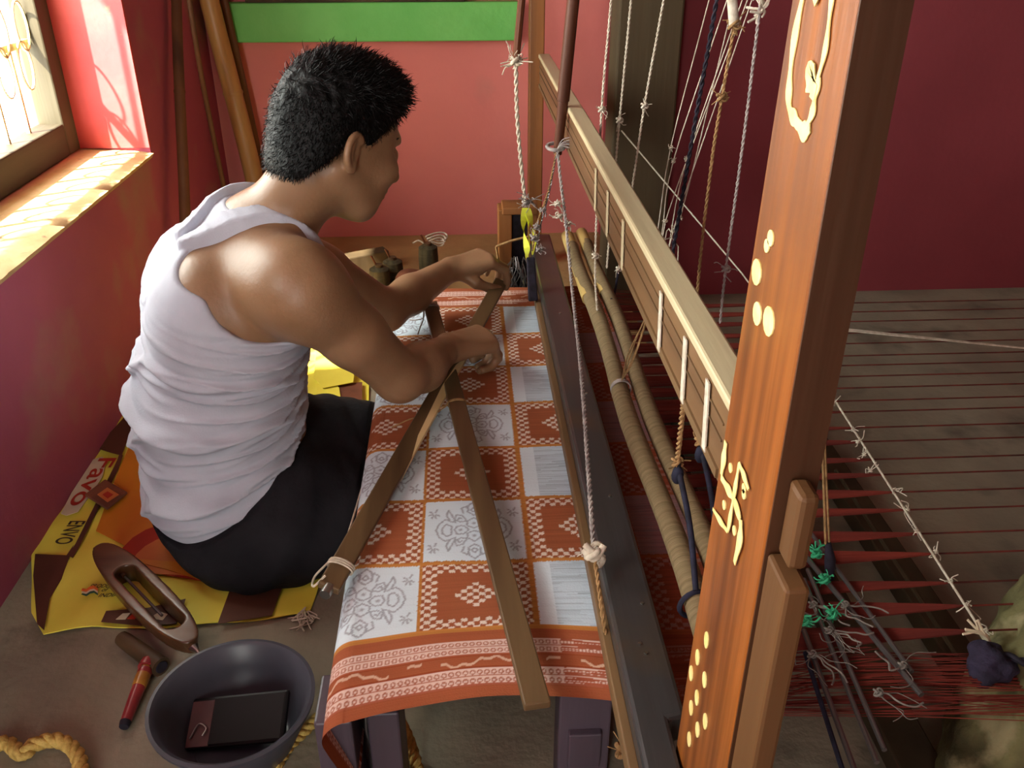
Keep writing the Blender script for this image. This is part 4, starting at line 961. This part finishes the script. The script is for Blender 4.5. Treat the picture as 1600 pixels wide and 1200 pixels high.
# beige cords with black weight behind the plank post
t = thing('weight_string', 'pair of beige cords with a black wooden weight right of the plank post', 'cord', at(1297, 885, Z=.2))
for (x0, x1, y1) in ((1283, 1290, 850), (1286, 1296, 856)): MB().tube([at(x0, 640, Y=.95)*V(1, 1, 0)+V(0, 0, 1.5), at(x0, 640, Y=.95), at(x1, y1, Y=.92)], .0017, 6).build('cord', M['jute'], t, 60)
MB().tube([at(1294, 848, Y=.92), at(1297, 875, Y=.915), at(1296, 905, Y=.91)], [.004, .008, .006], 8).build('weight', M['blackcord'], t, 50)
for i, (x0, x1) in enumerate(((1262, 1265), (1268, 1270))): tag(MB().tube([at(x0, 600, Y=.99)*V(1, 1, 0)+V(0, 0, 1.5), at(x0, 600, Y=.99), at(x1, 760, Y=.95)], .0014, 6).build('thin_string', M['cord'], smooth=60), ('thin white cord touching the right edge of the plank post', 'thin white cord just right of another beside the plank post')[i], 'cord')

# ------------------------------------------------------------------ steel lease rods and litter at the right
def steel(p0, p1, r, m, lab): tag(MB().tube([p0, p1], r, 8).build('steel_rod', m, smooth=40), lab, 'rod')
steel(at(1255, 865, Z=.224), at(1440, 1086, Z=.226), .0036, M['rod'], 'long dark steel rod with thread tied along it over the warp')
steel(at(1265, 830, Z=.224), at(1425, 1050, Z=.226), .0030, M['rod'], 'upper steel rod lying beside the longest rod over the warp')
steel(at(1262, 890, Z=.224), at(1382, 1172, Z=.224), .0030, M['rod'], 'middle steel rod ending in a bright tip')
steel(at(1256, 905, Z=.224), at(1370, 1192, Z=.222), .0030, M['rod'], 'steel rod just below the middle rod')
steel(at(1256, 985, Z=.224), at(1345, 1230, Z=.224), .0034, M['rod'], 'lowest steel rod leaving the picture at the bottom')
steel(at(1258, 1020, Z=.224), at(1325, 1230, Z=.224), .0030, M['bluecord'], 'bluish rod lowest and nearest to the plank post')
steel(at(1306, 735, Z=.10), at(1535, 1085, Z=.10), .0038, M['pillar'], 'thin dark pole lying over the floor under the warp')
for i, (x, y, z, m) in enumerate(((1275, 865, .230, 'greencord'), (1288, 905, .230, 'greencord'), (1258, 970, .230, 'greencord'), (1300, 960, .230, 'greencord'))):
    tag(frayed(knot_mesh(at(x, y, Z=z), .008, .0022, 3), at(x, y, Z=z), 6, .02, .0012).build('green_tie', M[m], smooth=60), ('green tie nearest to the wedge of the post', 'green tie hanging below the black weight', 'lowest green tie against the prop post', 'green tie farthest right along the steel rods')[i], 'tie')
for i, (x, y, z, n) in enumerate(((1270, 945, .230, 20), (1295, 985, .230, 26), (1268, 1022, .230, 18), (1320, 945, .230, 16), (1372, 1082, .230, 14), (1410, 1040, .230, 10))):
    p = at(x, y, Z=z); b = knot_mesh(p, .006, .0014, 0)
    for k in range(n//3):
        w_ = [p]; d = nrm(V(.5, -1, 0)+rng.normal(0, .7, 3)*V(1, 1, .15))
        for j in range(5): d = nrm(d+rng.normal(0, .6, 3)*V(1, 1, .12)); w_.append(w_[-1]+d*.011*V(1, 1, .4))
        b.tube(spline(w_, 4), .0006 if k % 4 else .0013, 4)
    tag(b.build('yarn_tangle', M['tangle'], smooth=60), ('tangle of pale yarn beside the prop post', 'largest tangle of pale yarn on the steel rods', 'low tangle of pale yarn near the prop post', 'tangle of pale yarn higher up along the rods', 'tangle of pale yarn near the tip of the longest rod', 'small tangle of pale yarn farthest right on the rods')[i], 'yarn')
# mossy stone with dark cloth knot
sg = SDF((.52, .55, -.02), (.95, 1.02, .36), .008)
sg.ell((.73, .73, .06), (.135, .12, .205), .04, Rz(.4)); sg.ell((.80, .80, .14), (.12, .12, .17), .05); sg.ell((.66, .66, .03), (.09, .09, .12), .05)
sl_, x, y, z = sg.block(sg.lo, sg.lo+sg.h*sg.n)
sg.F += (.004*np.sin(x*90+2*np.sin(z*60))*np.sin(y*80+z*50)+.010*np.sin(x*31+np.sin(y*23)*2)*np.sin(y*37+1)*np.sin(z*29+np.sin(x*17))).astype(np.float32); sg.F = np.maximum(sg.F, (.0-z).astype(np.float32)+0*x+0*y)
P, Q = sg.mesh(); tag(np_mesh('mossy_stone', P, Q, M['stone']), 'mossy yellow green stone at the right edge', 'stone')
p = at(1552, 1035, Z=.225); sg = SDF(p-.06, p+.06, .003)
for k in range(10): sg.ell(p+V(.012*math.cos(k*2.4), .010*math.sin(k*2.4), .012*math.sin(k*1.3)-.004), V(.018, .012, .016)*(.8+.3*math.sin(k*1.9)), .012, Rz(k)@Rx(k*1.7))
sl_, x, y, z = sg.block(sg.lo, sg.lo+sg.h*sg.n); sg.F += (.003*np.sin(x*190+2*np.sin(z*140))*np.sin(y*170+z*90)).astype(np.float32)
P, Q = sg.mesh(); tag(np_mesh('cloth_knot', P, Q, M['knot']), 'dark purple cloth knot tied round the mossy stone', 'knot')
b = MB(); tag(b.rope(spline([p+V(.01, -.0, .01), p+V(.05, -.03, .02), p+V(.11, -.03, .04)], 6), .006, 2, .04, 6).build('anchor_rope', M['blackcord'], smooth=60), 'dark cord around the mossy stone behind the cloth knot', 'cord')

# ------------------------------------------------------------------ poles leaning in the corner
def pole(name, a, b_, r0, r1, m, label, nodes=0):
    a = V(a); b_ = V(b_); t = thing(name, label, 'pole', a); ts = np.linspace(0, 1, 24); jit = lambda s: V(math.sin(s*9)*.004, 0, 0)
    MB().tube([a+(b_-a)*s+jit(s) for s in ts], [r0+(r1-r0)*s for s in ts], 12).build('shaft', m, t, 60)
    for k in range(nodes):
        s = (k+.6)/nodes; c = a+(b_-a)*s+jit(s); d = nrm(b_-a)*.006; MB().tube([c-d, c, c+d], [(r0+(r1-r0)*s)*1.0, (r0+(r1-r0)*s)*1.10, (r0+(r1-r0)*s)], 12).build('node_ring', m, t, 60)
def lean(x0, y0, x1, y1, Y, z0=0.0, z1=1.6):
    a, b_ = at(x0, y0, Y=Y), at(x1, y1, Y=Y); d = b_-a; lo = a+d*((z0-a[2])/d[2]); hi = a+d*((z1-a[2])/d[2]); return lo, hi
a_, b_ = lean(398, 290, 329, 0, 2.84); pole('bamboo_pole', a_, b_, .030, .027, M['bamboo'], 'thick golden brown bamboo pole leaning in the corner', 5)
a_, b_ = lean(405, 260, 352, 0, 2.90); pole('bamboo_pole', a_, b_, .013, .012, M['bamboo_dk'], 'dark pole right behind the thick bamboo pole', 3)
a_ = at(289, 420, X=-.735); b_ = at(278, 0, X=-.75); d = b_-a_; a_ = a_-d*(a_[2]/d[2]); pole('bamboo_pole', a_, a_+d*(1.45/d[2]), .015, .013, M['bamboo_dk'], 'upright brown pole leaning against the left wall', 4)
a_ = at(350, 305, Y=2.6); b_ = at(298, 10, Y=2.45); d = b_-a_; a_ = a_-d*(a_[2]/d[2]); pole('thin_cane', a_, a_+d*(1.2/d[2]), .0075, .006, M['bamboo_dk'], 'thin cane slanting between the two larger poles', 3)

# ------------------------------------------------------------------ far floor clutter by the back wall
def spool(x, y, Y, label):
    p = at(x, y, Y=Y); t = thing('thread_spool', label, 'spool', (p[0], Y, 0)); z = 0
    MB().lathe([(.012, 0), (.012, .10)], (p[0], Y, 0), 12).build('core', M['bobbin'], t, 40)
    MB().lathe([(.020, .006), (.030, .012), (.031, .05), (.029, .085), (.018, .092)], (p[0], Y, 0), 18).build('yarn', M['spool'], t, 50)
    MB().tube([(p[0]-.004, Y, .09), (p[0]-.02, Y, .125)], .003, 6).build('pin', M['stick'], t, 40)
spool(613, 405, 2.50, 'dark olive thread spool standing left on the far floor'); spool(669, 395, 2.62, 'dark thread spool under the loop of white cord'); spool(592, 415, 2.44, 'short dark spool partly behind the weaver arm')
p = at(645, 412, Y=2.45); sg = SDF((p[0]-.08, 2.36, -.01), (p[0]+.08, 2.54, .12), .005); sg.ell((p[0], 2.45, .03), (.055, .05, .045), .02); sg.ell((p[0]-.02, 2.44, .05), (.03, .03, .03), .02); sg.F = np.maximum(sg.F, -sg.block(sg.lo, sg.lo+sg.h*sg.n)[3].astype(np.float32)+0*sg.F)
P, Q = sg.mesh(); tag(np_mesh('cloth_bundle', P, Q, M['brown_ob']), 'reddish brown cloth bundle between the spools', 'bundle')
t = MB().bar(at(540, 398, Y=2.60)*V(1, 1, 0)+V(0, 0, .035), at(604, 400, Y=2.66)*V(1, 1, 0)+V(0, 0, .035), .05, .07); tag(t.build('wooden_block', M['pillar'], bevel=.004), 'dark reddish wooden block behind the weaver arm', 'block')
t = MB()
for k in range(3):
    c = at(682, 378, Y=2.66); t.tube([c+V(.024*math.cos(a)*(1+.2*k), .008*k+.01*math.sin(2*a), .012*math.sin(a)+.006*k) for a in np.linspace(0, 2*math.pi, 18, endpoint=False)], .0028, 6, closed=True)
t.tube(spline([at(668, 385, Y=2.64), at(655, 376, Y=2.64), at(645, 380, Y=2.64)], 6), .003, 6)
tag(t.build('cord_loop', M['cord'], smooth=60), 'loop of pale cord lying on top of the far spool', 'cord')

# ------------------------------------------------------------------ mat: printed plastic sacking
MZ = .004
def floor_poly(pts, z=MZ): return [at(x, y, Z=z) for x, y in pts]
mt = thing('printed_mat', 'yellow printed sacking mat spread under the weaver', 'mat', (-.5, 1.3, 0))
outline = [(68, 992), (50, 960), (50, 868), (92, 806), (135, 735), (205, 632), (250, 565), (300, 540), (420, 520), (508, 524), (578, 520), (576, 640), (560, 700), (520, 860), (484, 958), (430, 968), (340, 975), (240, 984), (150, 980)]
def wavy_slab(pts, z0, th, name, m, wave=.0035):
    P3 = [at(x, y, Z=z0) for x, y in pts]; c = sum(P3)/len(P3); P3 = resample(P3+[P3[0]], .012)[:-1]
    rings = []; n = len(P3); vs = []; fs = []
    for k, s in enumerate((1, .97, .85, .6, .3)):
        for p in P3:
            q = c+(p-c)*s; q[2] += wave*math.sin(q[0]*47+q[1]*23)*math.sin(q[1]*41-q[0]*11)*(1 if k else .6)+wave; vs.append(q)
    vs.append(c+V(0, 0, wave)); nt = len(vs)
    for k in range(4):
        for i in range(n): j = (i+1) % n; fs.append((k*n+i, k*n+j, (k+1)*n+j, (k+1)*n+i))
    for i in range(n): fs.append((4*n+i, 4*n+(i+1) % n, 5*n))
    b = MB().add(vs, fs); vs2 = [V(v)-V(0, 0, th) for v in vs[:n]]
    b.add([vs[i] for i in range(n)]+vs2, [(i, n+i, n+(i+1) % n, (i+1) % n) for i in range(n)])
    return b.build(name, m, mt, 50)
wavy_slab(outline, .002, .002, 'sheet', M['mat_y'])
PZ_ = .0085
def patch(pts, m, name, z=PZ_, th=.0008, label=None, sub=None):
    P3 = [at(x, y, Z=z) for x, y in pts]; return MB().slab(P3, (0, 0, th)).build(name, m, mt, label=label)
patch([(208, 640), (262, 700), (300, 800), (330, 870), (300, 900), (240, 880), (190, 850), (150, 830), (165, 790), (182, 745), (205, 690)], M['mat_o'], 'orange_panel')
def arc_poly(cx, cy, rx, ry, a0, a1, n=14): return [(cx+rx*math.cos(a), cy+ry*math.sin(a)) for a in np.linspace(a0, a1, n)]
patch(arc_poly(290, 890, 110, 75, math.pi, 2*math.pi)+[(400, 930), (300, 905), (215, 892)], M['mat_r'], 'red_ring', PZ_+.001)
patch(arc_poly(300, 895, 98, 62, math.pi, 2*math.pi)+[(396, 925), (300, 900)], M['mat_pink'], 'salmon_disc', PZ_+.002)
patch([(190, 872), (300, 880), (370, 905), (380, 925), (330, 912), (260, 890)], M['mat_o'], 'orange_panel', PZ_+.0032)
patch([(205, 640), (150, 705), (152, 700), (186, 708), (206, 675), (212, 660)], M['mat_b'], 'brown_border')
patch([(178, 670), (205, 640), (212, 655), (190, 712), (168, 706), (150, 700)], M['mat_b'], 'brown_border', PZ_+.0006)
patch([(55, 866), (104, 868), (115, 852), (96, 905), (78, 935), (69, 985), (58, 975), (52, 900)], M['mat_b'], 'brown_border')
patch([(188, 706), (183, 720), (118, 850), (106, 868), (114, 872), (126, 850), (184, 735), (192, 712)], M['mat_b'], 'brown_border', PZ_+.0004)
patch([(370, 892), (445, 905), (425, 962), (340, 975)], M['mat_b'], 'brown_panel', PZ_+.0026)
patch([(166, 955), (232, 950), (290, 936), (284, 956), (276, 975), (222, 978), (158, 972)], M['mat_b'], 'brown_panel', PZ_+.0006)
patch([(181, 968), (192, 959), (204, 958), (196, 968)], M['mat_w'], 'white_print', PZ_+.0016); patch([(198, 967), (207, 960), (216, 961), (210, 968)], M['mat_r'], 'red_print', PZ_+.0016); patch([(240, 962), (250, 956), (262, 960), (254, 970), (244, 968)], M['mat_w'], 'white_print', PZ_+.0016)
patch([(146, 718), (160, 714), (166, 722), (160, 745), (150, 762), (122, 800), (104, 806), (95, 803), (112, 770), (133, 738)], M['mat_w'], 'white_print', PZ_+.001)
def label_text(s_, p0, p1, hgt, m, name, z, italic=0, sx=1):
    """flat print: baseline from p0 to p1 on the mat (image directions), real size"""
    a = at(*p0, Z=z); e = at(*p1, Z=z)
    cu = bpy.data.curves.new('tmp', 'FONT'); cu.body = s_; cu.size = 1; cu.shear = italic; cu.extrude = .0; cu.offset = .012; cu.fill_mode = 'FRONT' if hasattr(cu, 'fill_mode') else cu.fill_mode
    to = bpy.data.objects.new('tmp', cu); COL.objects.link(to); bpy.context.view_layer.update()
    me0 = to.evaluated_get(bpy.context.evaluated_depsgraph_get()).to_mesh()
    v = np.array([tuple(q.co) for q in me0.vertices]); f_ = [tuple(p.vertices) for p in me0.polygons]; to.to_mesh_clear(); bpy.data.objects.remove(to); bpy.data.curves.remove(cu)
    wdt = v[:, 0].max()-v[:, 0].min(); d = e-a; L = np.linalg.norm(d); d = d/L; up_ = np.cross((0, 0, 1), d)
    vv = [a+d*((q[0]-v[:, 0].min())/wdt*L)+up_*q[1]*hgt for q in v]
    MB().add(vv, f_).build(name, m, mt)
label_text('Favo', (156, 716), (106, 790), .050, M['mat_r'], 'printed_word', PZ_+.0026)
label_text('ENVO', (110, 814), (84, 850), .042, M['mat_k'], 'printed_word', PZ_+.0016)
label_text('PRODUCT', (139, 918), (184, 918), .0125, M['mat_k'], 'printed_word', PZ_+.0012, .3); label_text('of', (158, 924), (168, 924), .013, M['mat_k'], 'printed_word', PZ_+.0012, .3); label_text('INDIA', (153, 933), (183, 932), .0125, M['mat_k'], 'printed_word', PZ_+.0012, .3)
def flag(y0, y1, m): patch([(127+dx, y+3*math.sin(dx*.26)) for dx, y in ((2, y0), (8, y0), (14, y0), (20, y0), (26, y0))]+[(127+dx, y+3*math.sin(dx*.26)) for dx, y in ((26, y1), (20, y1), (14, y1), (8, y1), (0, y1))], m, 'flag_stripe', PZ_+.0012)
flag(918, 923, M['flag_o']); flag(923, 926, M['mat_w']); flag(926, 929, M['flag_g'])
b = MB()
for k in range(18):
    p = at(476+random.uniform(-8, 8), 962+random.uniform(-8, 12), Z=.006); b.tube(spline([p, p+rng.normal(0, .008, 3)*V(1, 1, .2), p+rng.normal(0, .012, 3)*V(1, 1, .1)+V(0, -.01, 0)], 4), .0012, 4)
b.build('frayed_corner', M['cord'], mt, 60)
# brown folded edge of the sacking along the wall
# yellow sheet and patterned cloth behind the weaver
t = MB(); pl_ = [(500, 505), (520, 520), (557, 550), (552, 598), (505, 607), (490, 590)]; t.slab([at(x, y, Z=.020) for x, y in pl_], (0, 0, .0015)); tag(t.build('yellow_sheet', M['mat_y']), 'bright yellow sheet on the floor beyond the weaver waist', 'sheet')
t = MB(); t.slab([at(x, y, Z=.016) for x, y in [(495, 600), (530, 606), (538, 662), (495, 662)]], (0, 0, .0015)); tag(t.build('yellow_sheet', M['mat_y']), 'smaller yellow sheet piece by the lap of the weaver', 'sheet')
t = MB(); t.slab([at(x, y, Z=.0125) for x, y in [(528, 600), (566, 598), (566, 640), (560, 668), (534, 664)]], (0, 0, .0015)); tag(t.build('patterned_cloth', M['brown_ob']), 'brown patterned cloth piece between yellow sheet and loom cloth', 'cloth')
t = MB(); t.slab([at(x, y, Z=.017) for x, y in [(556, 555), (582, 575), (580, 584), (560, 576)]], (0, 0, .0015)); tag(t.build('yellow_sheet', M['mat_y']), 'small yellow corner of sheet under the forearm', 'sheet')
# small packet
pk = thing('snack_packet', 'small crumpled brown packet lying on the mat', 'packet', at(165, 775, Z=.012))
MB().slab(floor_poly([(133, 776), (165, 752), (200, 772), (168, 798)], .014), (0, 0, .006)).build('pouch', M['brown_ob'], pk, bevel=.002)
MB().slab(floor_poly([(152, 773), (168, 762), (186, 773), (168, 785)], .0205), (0, 0, .0008)).build('print_panel', M['mat_pink'], pk); MB().slab(floor_poly([(160, 773), (168, 768), (177, 773), (168, 779)], .0214), (0, 0, .0006)).build('print_emblem', M['mat_r'], pk)

# ------------------------------------------------------------------ things on the near floor
# boat shuttle
s0, s1_ = at(158, 866, Z=.030), at(305, 1018, Z=.030); ax = nrm(s1_-s0); Ls = np.linalg.norm(s1_-s0); sid = nrm(np.cross((0, 0, 1), ax)); Rs = np.stack([ax, sid, V(0, 0, 1)], 1); cen = (s0+s1_)/2; cen[2] = .034
g = SDF(cen-V(.23, .23, .035), cen+V(.23, .23, .035), .0022)
sl_, x, y, z = g.block(g.lo, g.lo+g.h*g.n); lx = Rs[0, 0]*(x-cen[0])+Rs[1, 0]*(y-cen[1])+0*z; ly = Rs[0, 1]*(x-cen[0])+Rs[1, 1]*(y-cen[1])+0*z; lz = z-cen[2]+0*x+0*y
half = Ls/2; tt = np.clip(np.abs(lx)/half, 0, 1); wd = .029*np.sqrt(np.clip(1-tt**2.6, 0, 1)); zc_ = .010*tt**2
g.F = np.maximum(np.maximum(np.abs(ly)-wd-.004*(lz/.02), np.abs(lz-zc_*.6)-.0185+.006*tt**3), np.abs(lx)-half).astype(np.float32)*np.float32(.8)
slot = np.maximum(np.maximum(np.abs(ly)-.0155, np.abs(lx-.02)-half*.60), .010-lz-.016*np.ones_like(lx)); slot = np.sqrt(np.maximum(np.abs(lx-.022)-half*.50, 0)**2+ly**2)-.0165
g.F = np.maximum(g.F, -slot.astype(np.float32))
P, Q = g.mesh(); P = relax(P, Q, 1, .4)
sh = thing('boat_shuttle', 'wooden boat shuttle with a long open slot lying over the mat edge', 'shuttle', (cen[0], cen[1], .016))
so2 = np_mesh('hull', P, Q, M['shuttle'], sh)
MB().tube([s1_+ax*(-.018)+V(0, 0, .008), s1_+ax*.0+V(0, 0, .008), s1_+ax*.014+V(0, 0, .007)], [.009, .007, .0015], 10).build('metal_tip', M['metal'], sh, 40)
MB().tube([s0+ax*.018+V(0, 0, .008), s0+V(0, 0, .008), s0-ax*.014+V(0, 0, .007)], [.009, .007, .0015], 10).build('metal_tip', M['metal'], sh, 40)
MB().tube([cen+ax*(-.09)+V(0, 0, .001), cen+ax*.06+V(0, 0, .001)], .0025, 8).build('spindle', M['rod'], sh, 40)
MB().tube([cen+ax*(-.105)+V(0, 0, .0), cen+ax*(-.07)+V(0, 0, .001)], [.008, .005], 8).build('spindle_hinge', M['bobbin'], sh, 40)
# wooden pirn
pb0, pb1 = at(190, 997, Z=.015), at(252, 1042, Z=.015)
pn = thing('wooden_pirn', 'short dark wooden pirn on the concrete below the shuttle', 'pirn', (pb0+pb1)/2)
MB().tube([pb0, pb0+(pb1-pb0)*.1, pb0+(pb1-pb0)*.85, pb1], [.0115, .0125, .0145, .0150], 14).build('tube', M['bobbin'], pn, 40)
MB().tube([pb1, pb1+nrm(pb1-pb0)*.002], .0095, 12).build('bore', M['blackcord'], pn, 40)
# red lacquered awl handle
h0, h1 = at(232, 1034, Z=.018), at(194, 1134, Z=.010)
aw = thing('lacquered_handle', 'red lacquered turned handle with a yellow band', 'tool', (h0+h1)/2); hd = h1-h0
def hseg(a, b_, r0, r1, m, n_): MB().tube([h0+hd*a, h0+hd*(a*.5+b_*.5), h0+hd*b_], [r0, (r0+r1)/2*1.04, r1], 14).build(n_, m, aw, 50)
hseg(-.02, .10, .0105, .0125, M['redlac'], 'knob'); hseg(.10, .14, .0085, .0095, M['yellac'], 'collar'); hseg(.14, .22, .0105, .0105, M['redlac'], 'ring'); hseg(.22, .42, .0105, .0100, M['yellac'], 'yellow_band'); hseg(.42, .94, .0095, .0075, M['redlac'], 'grip'); hseg(.94, 1.02, .008, .0065, M['blackcord'], 'tip')
tag(MB().slab([at(x, y, Z=.001) for x, y in [(240, 1048), (250, 1045), (254, 1052), (246, 1058), (239, 1055)]], (0, 0, .002)).build('red_scrap', M['brown_ob'], bevel=.0005), 'tiny reddish scrap beside the pirn', 'scrap')
# bowl with phone
bc = at(363, 1096, Z=.085); bc[2] = 0
bw = thing('plastic_bowl', 'dark grey plastic bowl with a phone in it', 'bowl', bc)
MB().lathe([(.066, 0), (.072, .004), (.094, .055), (.101, .082), (.108, .084), (.109, .090), (.104, .091), (.098, .086), (.090, .056), (.070, .012), (.062, .008), (.0, .0075)], bc, 56, cap=False).build('bowl_shell', M['bowl'], bw, 50)
MB().lathe([(.058, .008), (.060, .0098), (.062, .008)], bc, 40, cap=False).build('foot_ring', M['bowl'], bw, 50)
a_, e_ = at(300, 1132, Z=.028), at(446, 1118, Z=.050)
ph = thing('mobile_phone', 'black mobile phone lying in the grey bowl', 'phone', (a_+e_)/2); pd = nrm(e_-a_); pm = (a_+e_)/2; pn_ = nrm(V(.02, -.42, 1)); pn_ = nrm(pn_-pd*np.dot(pn_, pd)); pw = np.cross(pn_, pd); Rp = np.stack([pd, pw, pn_], 1)
def pbox(c, r, m, name, bev): 
    b = MB(); vs = [pm+Rp@(V(c)+V(sx*r[0], sy*r[1], sz*r[2])) for sz in (-1, 1) for sx, sy in ((-1,-1),(1,-1),(1,1),(-1,1))]
    b.add(vs, [(3,2,1,0),(4,5,6,7),(0,1,5,4),(1,2,6,5),(2,3,7,6),(3,0,4,7)]); return b.build(name, m, ph, bevel=bev)
pbox((0, 0, 0), (.070, .035, .0048), M['phone'], 'case', .004); pbox((.003, 0, .0048), (.062, .031, .0006), M['phone'], 'screen', .0004); pbox((-.052, -.002, .0050), (.016, .031, .0009), M['phone_red'], 'maroon_panel', .0005)
b = MB().tube(spline([pm+Rp@V(-.062, -.022, .008), pm+Rp@V(-.052, -.004, .010), pm+Rp@V(-.040, -.010, .010), pm+Rp@V(-.044, -.020, .009)], 6), .0012, 6); b.build('ring_holder', M['metal'], ph, 60)
# yellow ropes
rp = MB().rope(spline([at(-30, 1180, Z=.012), at(8, 1160, Z=.012), at(35, 1180, Z=.014), at(50, 1165, Z=.016), at(85, 1156, Z=.016), at(112, 1168, Z=.014), at(126, 1195, Z=.012), at(128, 1240, Z=.012)], 8), .0105, 3, .045, 7, step=.006); tag(rp.build('rope_coil', M['rope'], smooth=60), 'coil of yellow twisted rope at the bottom left corner', 'rope')
rp = MB().rope(spline([at(616, 1095, Z=.10), at(622, 1120, Z=.07), at(640, 1160, Z=.03), at(652, 1200, Z=.012), at(668, 1260, Z=.012)], 8), .0085, 3, .036, 7, step=.005); tag(rp.build('yellow_rope', M['rope'], smooth=60), 'yellow twisted rope hanging below the near selvedge', 'rope')
rp = MB().rope(spline([at(500, 1118, Z=.012), at(478, 1140, Z=.010), at(452, 1165, Z=.010), at(430, 1200, Z=.010)], 8), .0085, 3, .036, 7, step=.005); tag(rp.build('yellow_rope', M['rope'], smooth=60), 'short yellow rope between the bowl and the loom stand', 'rope')
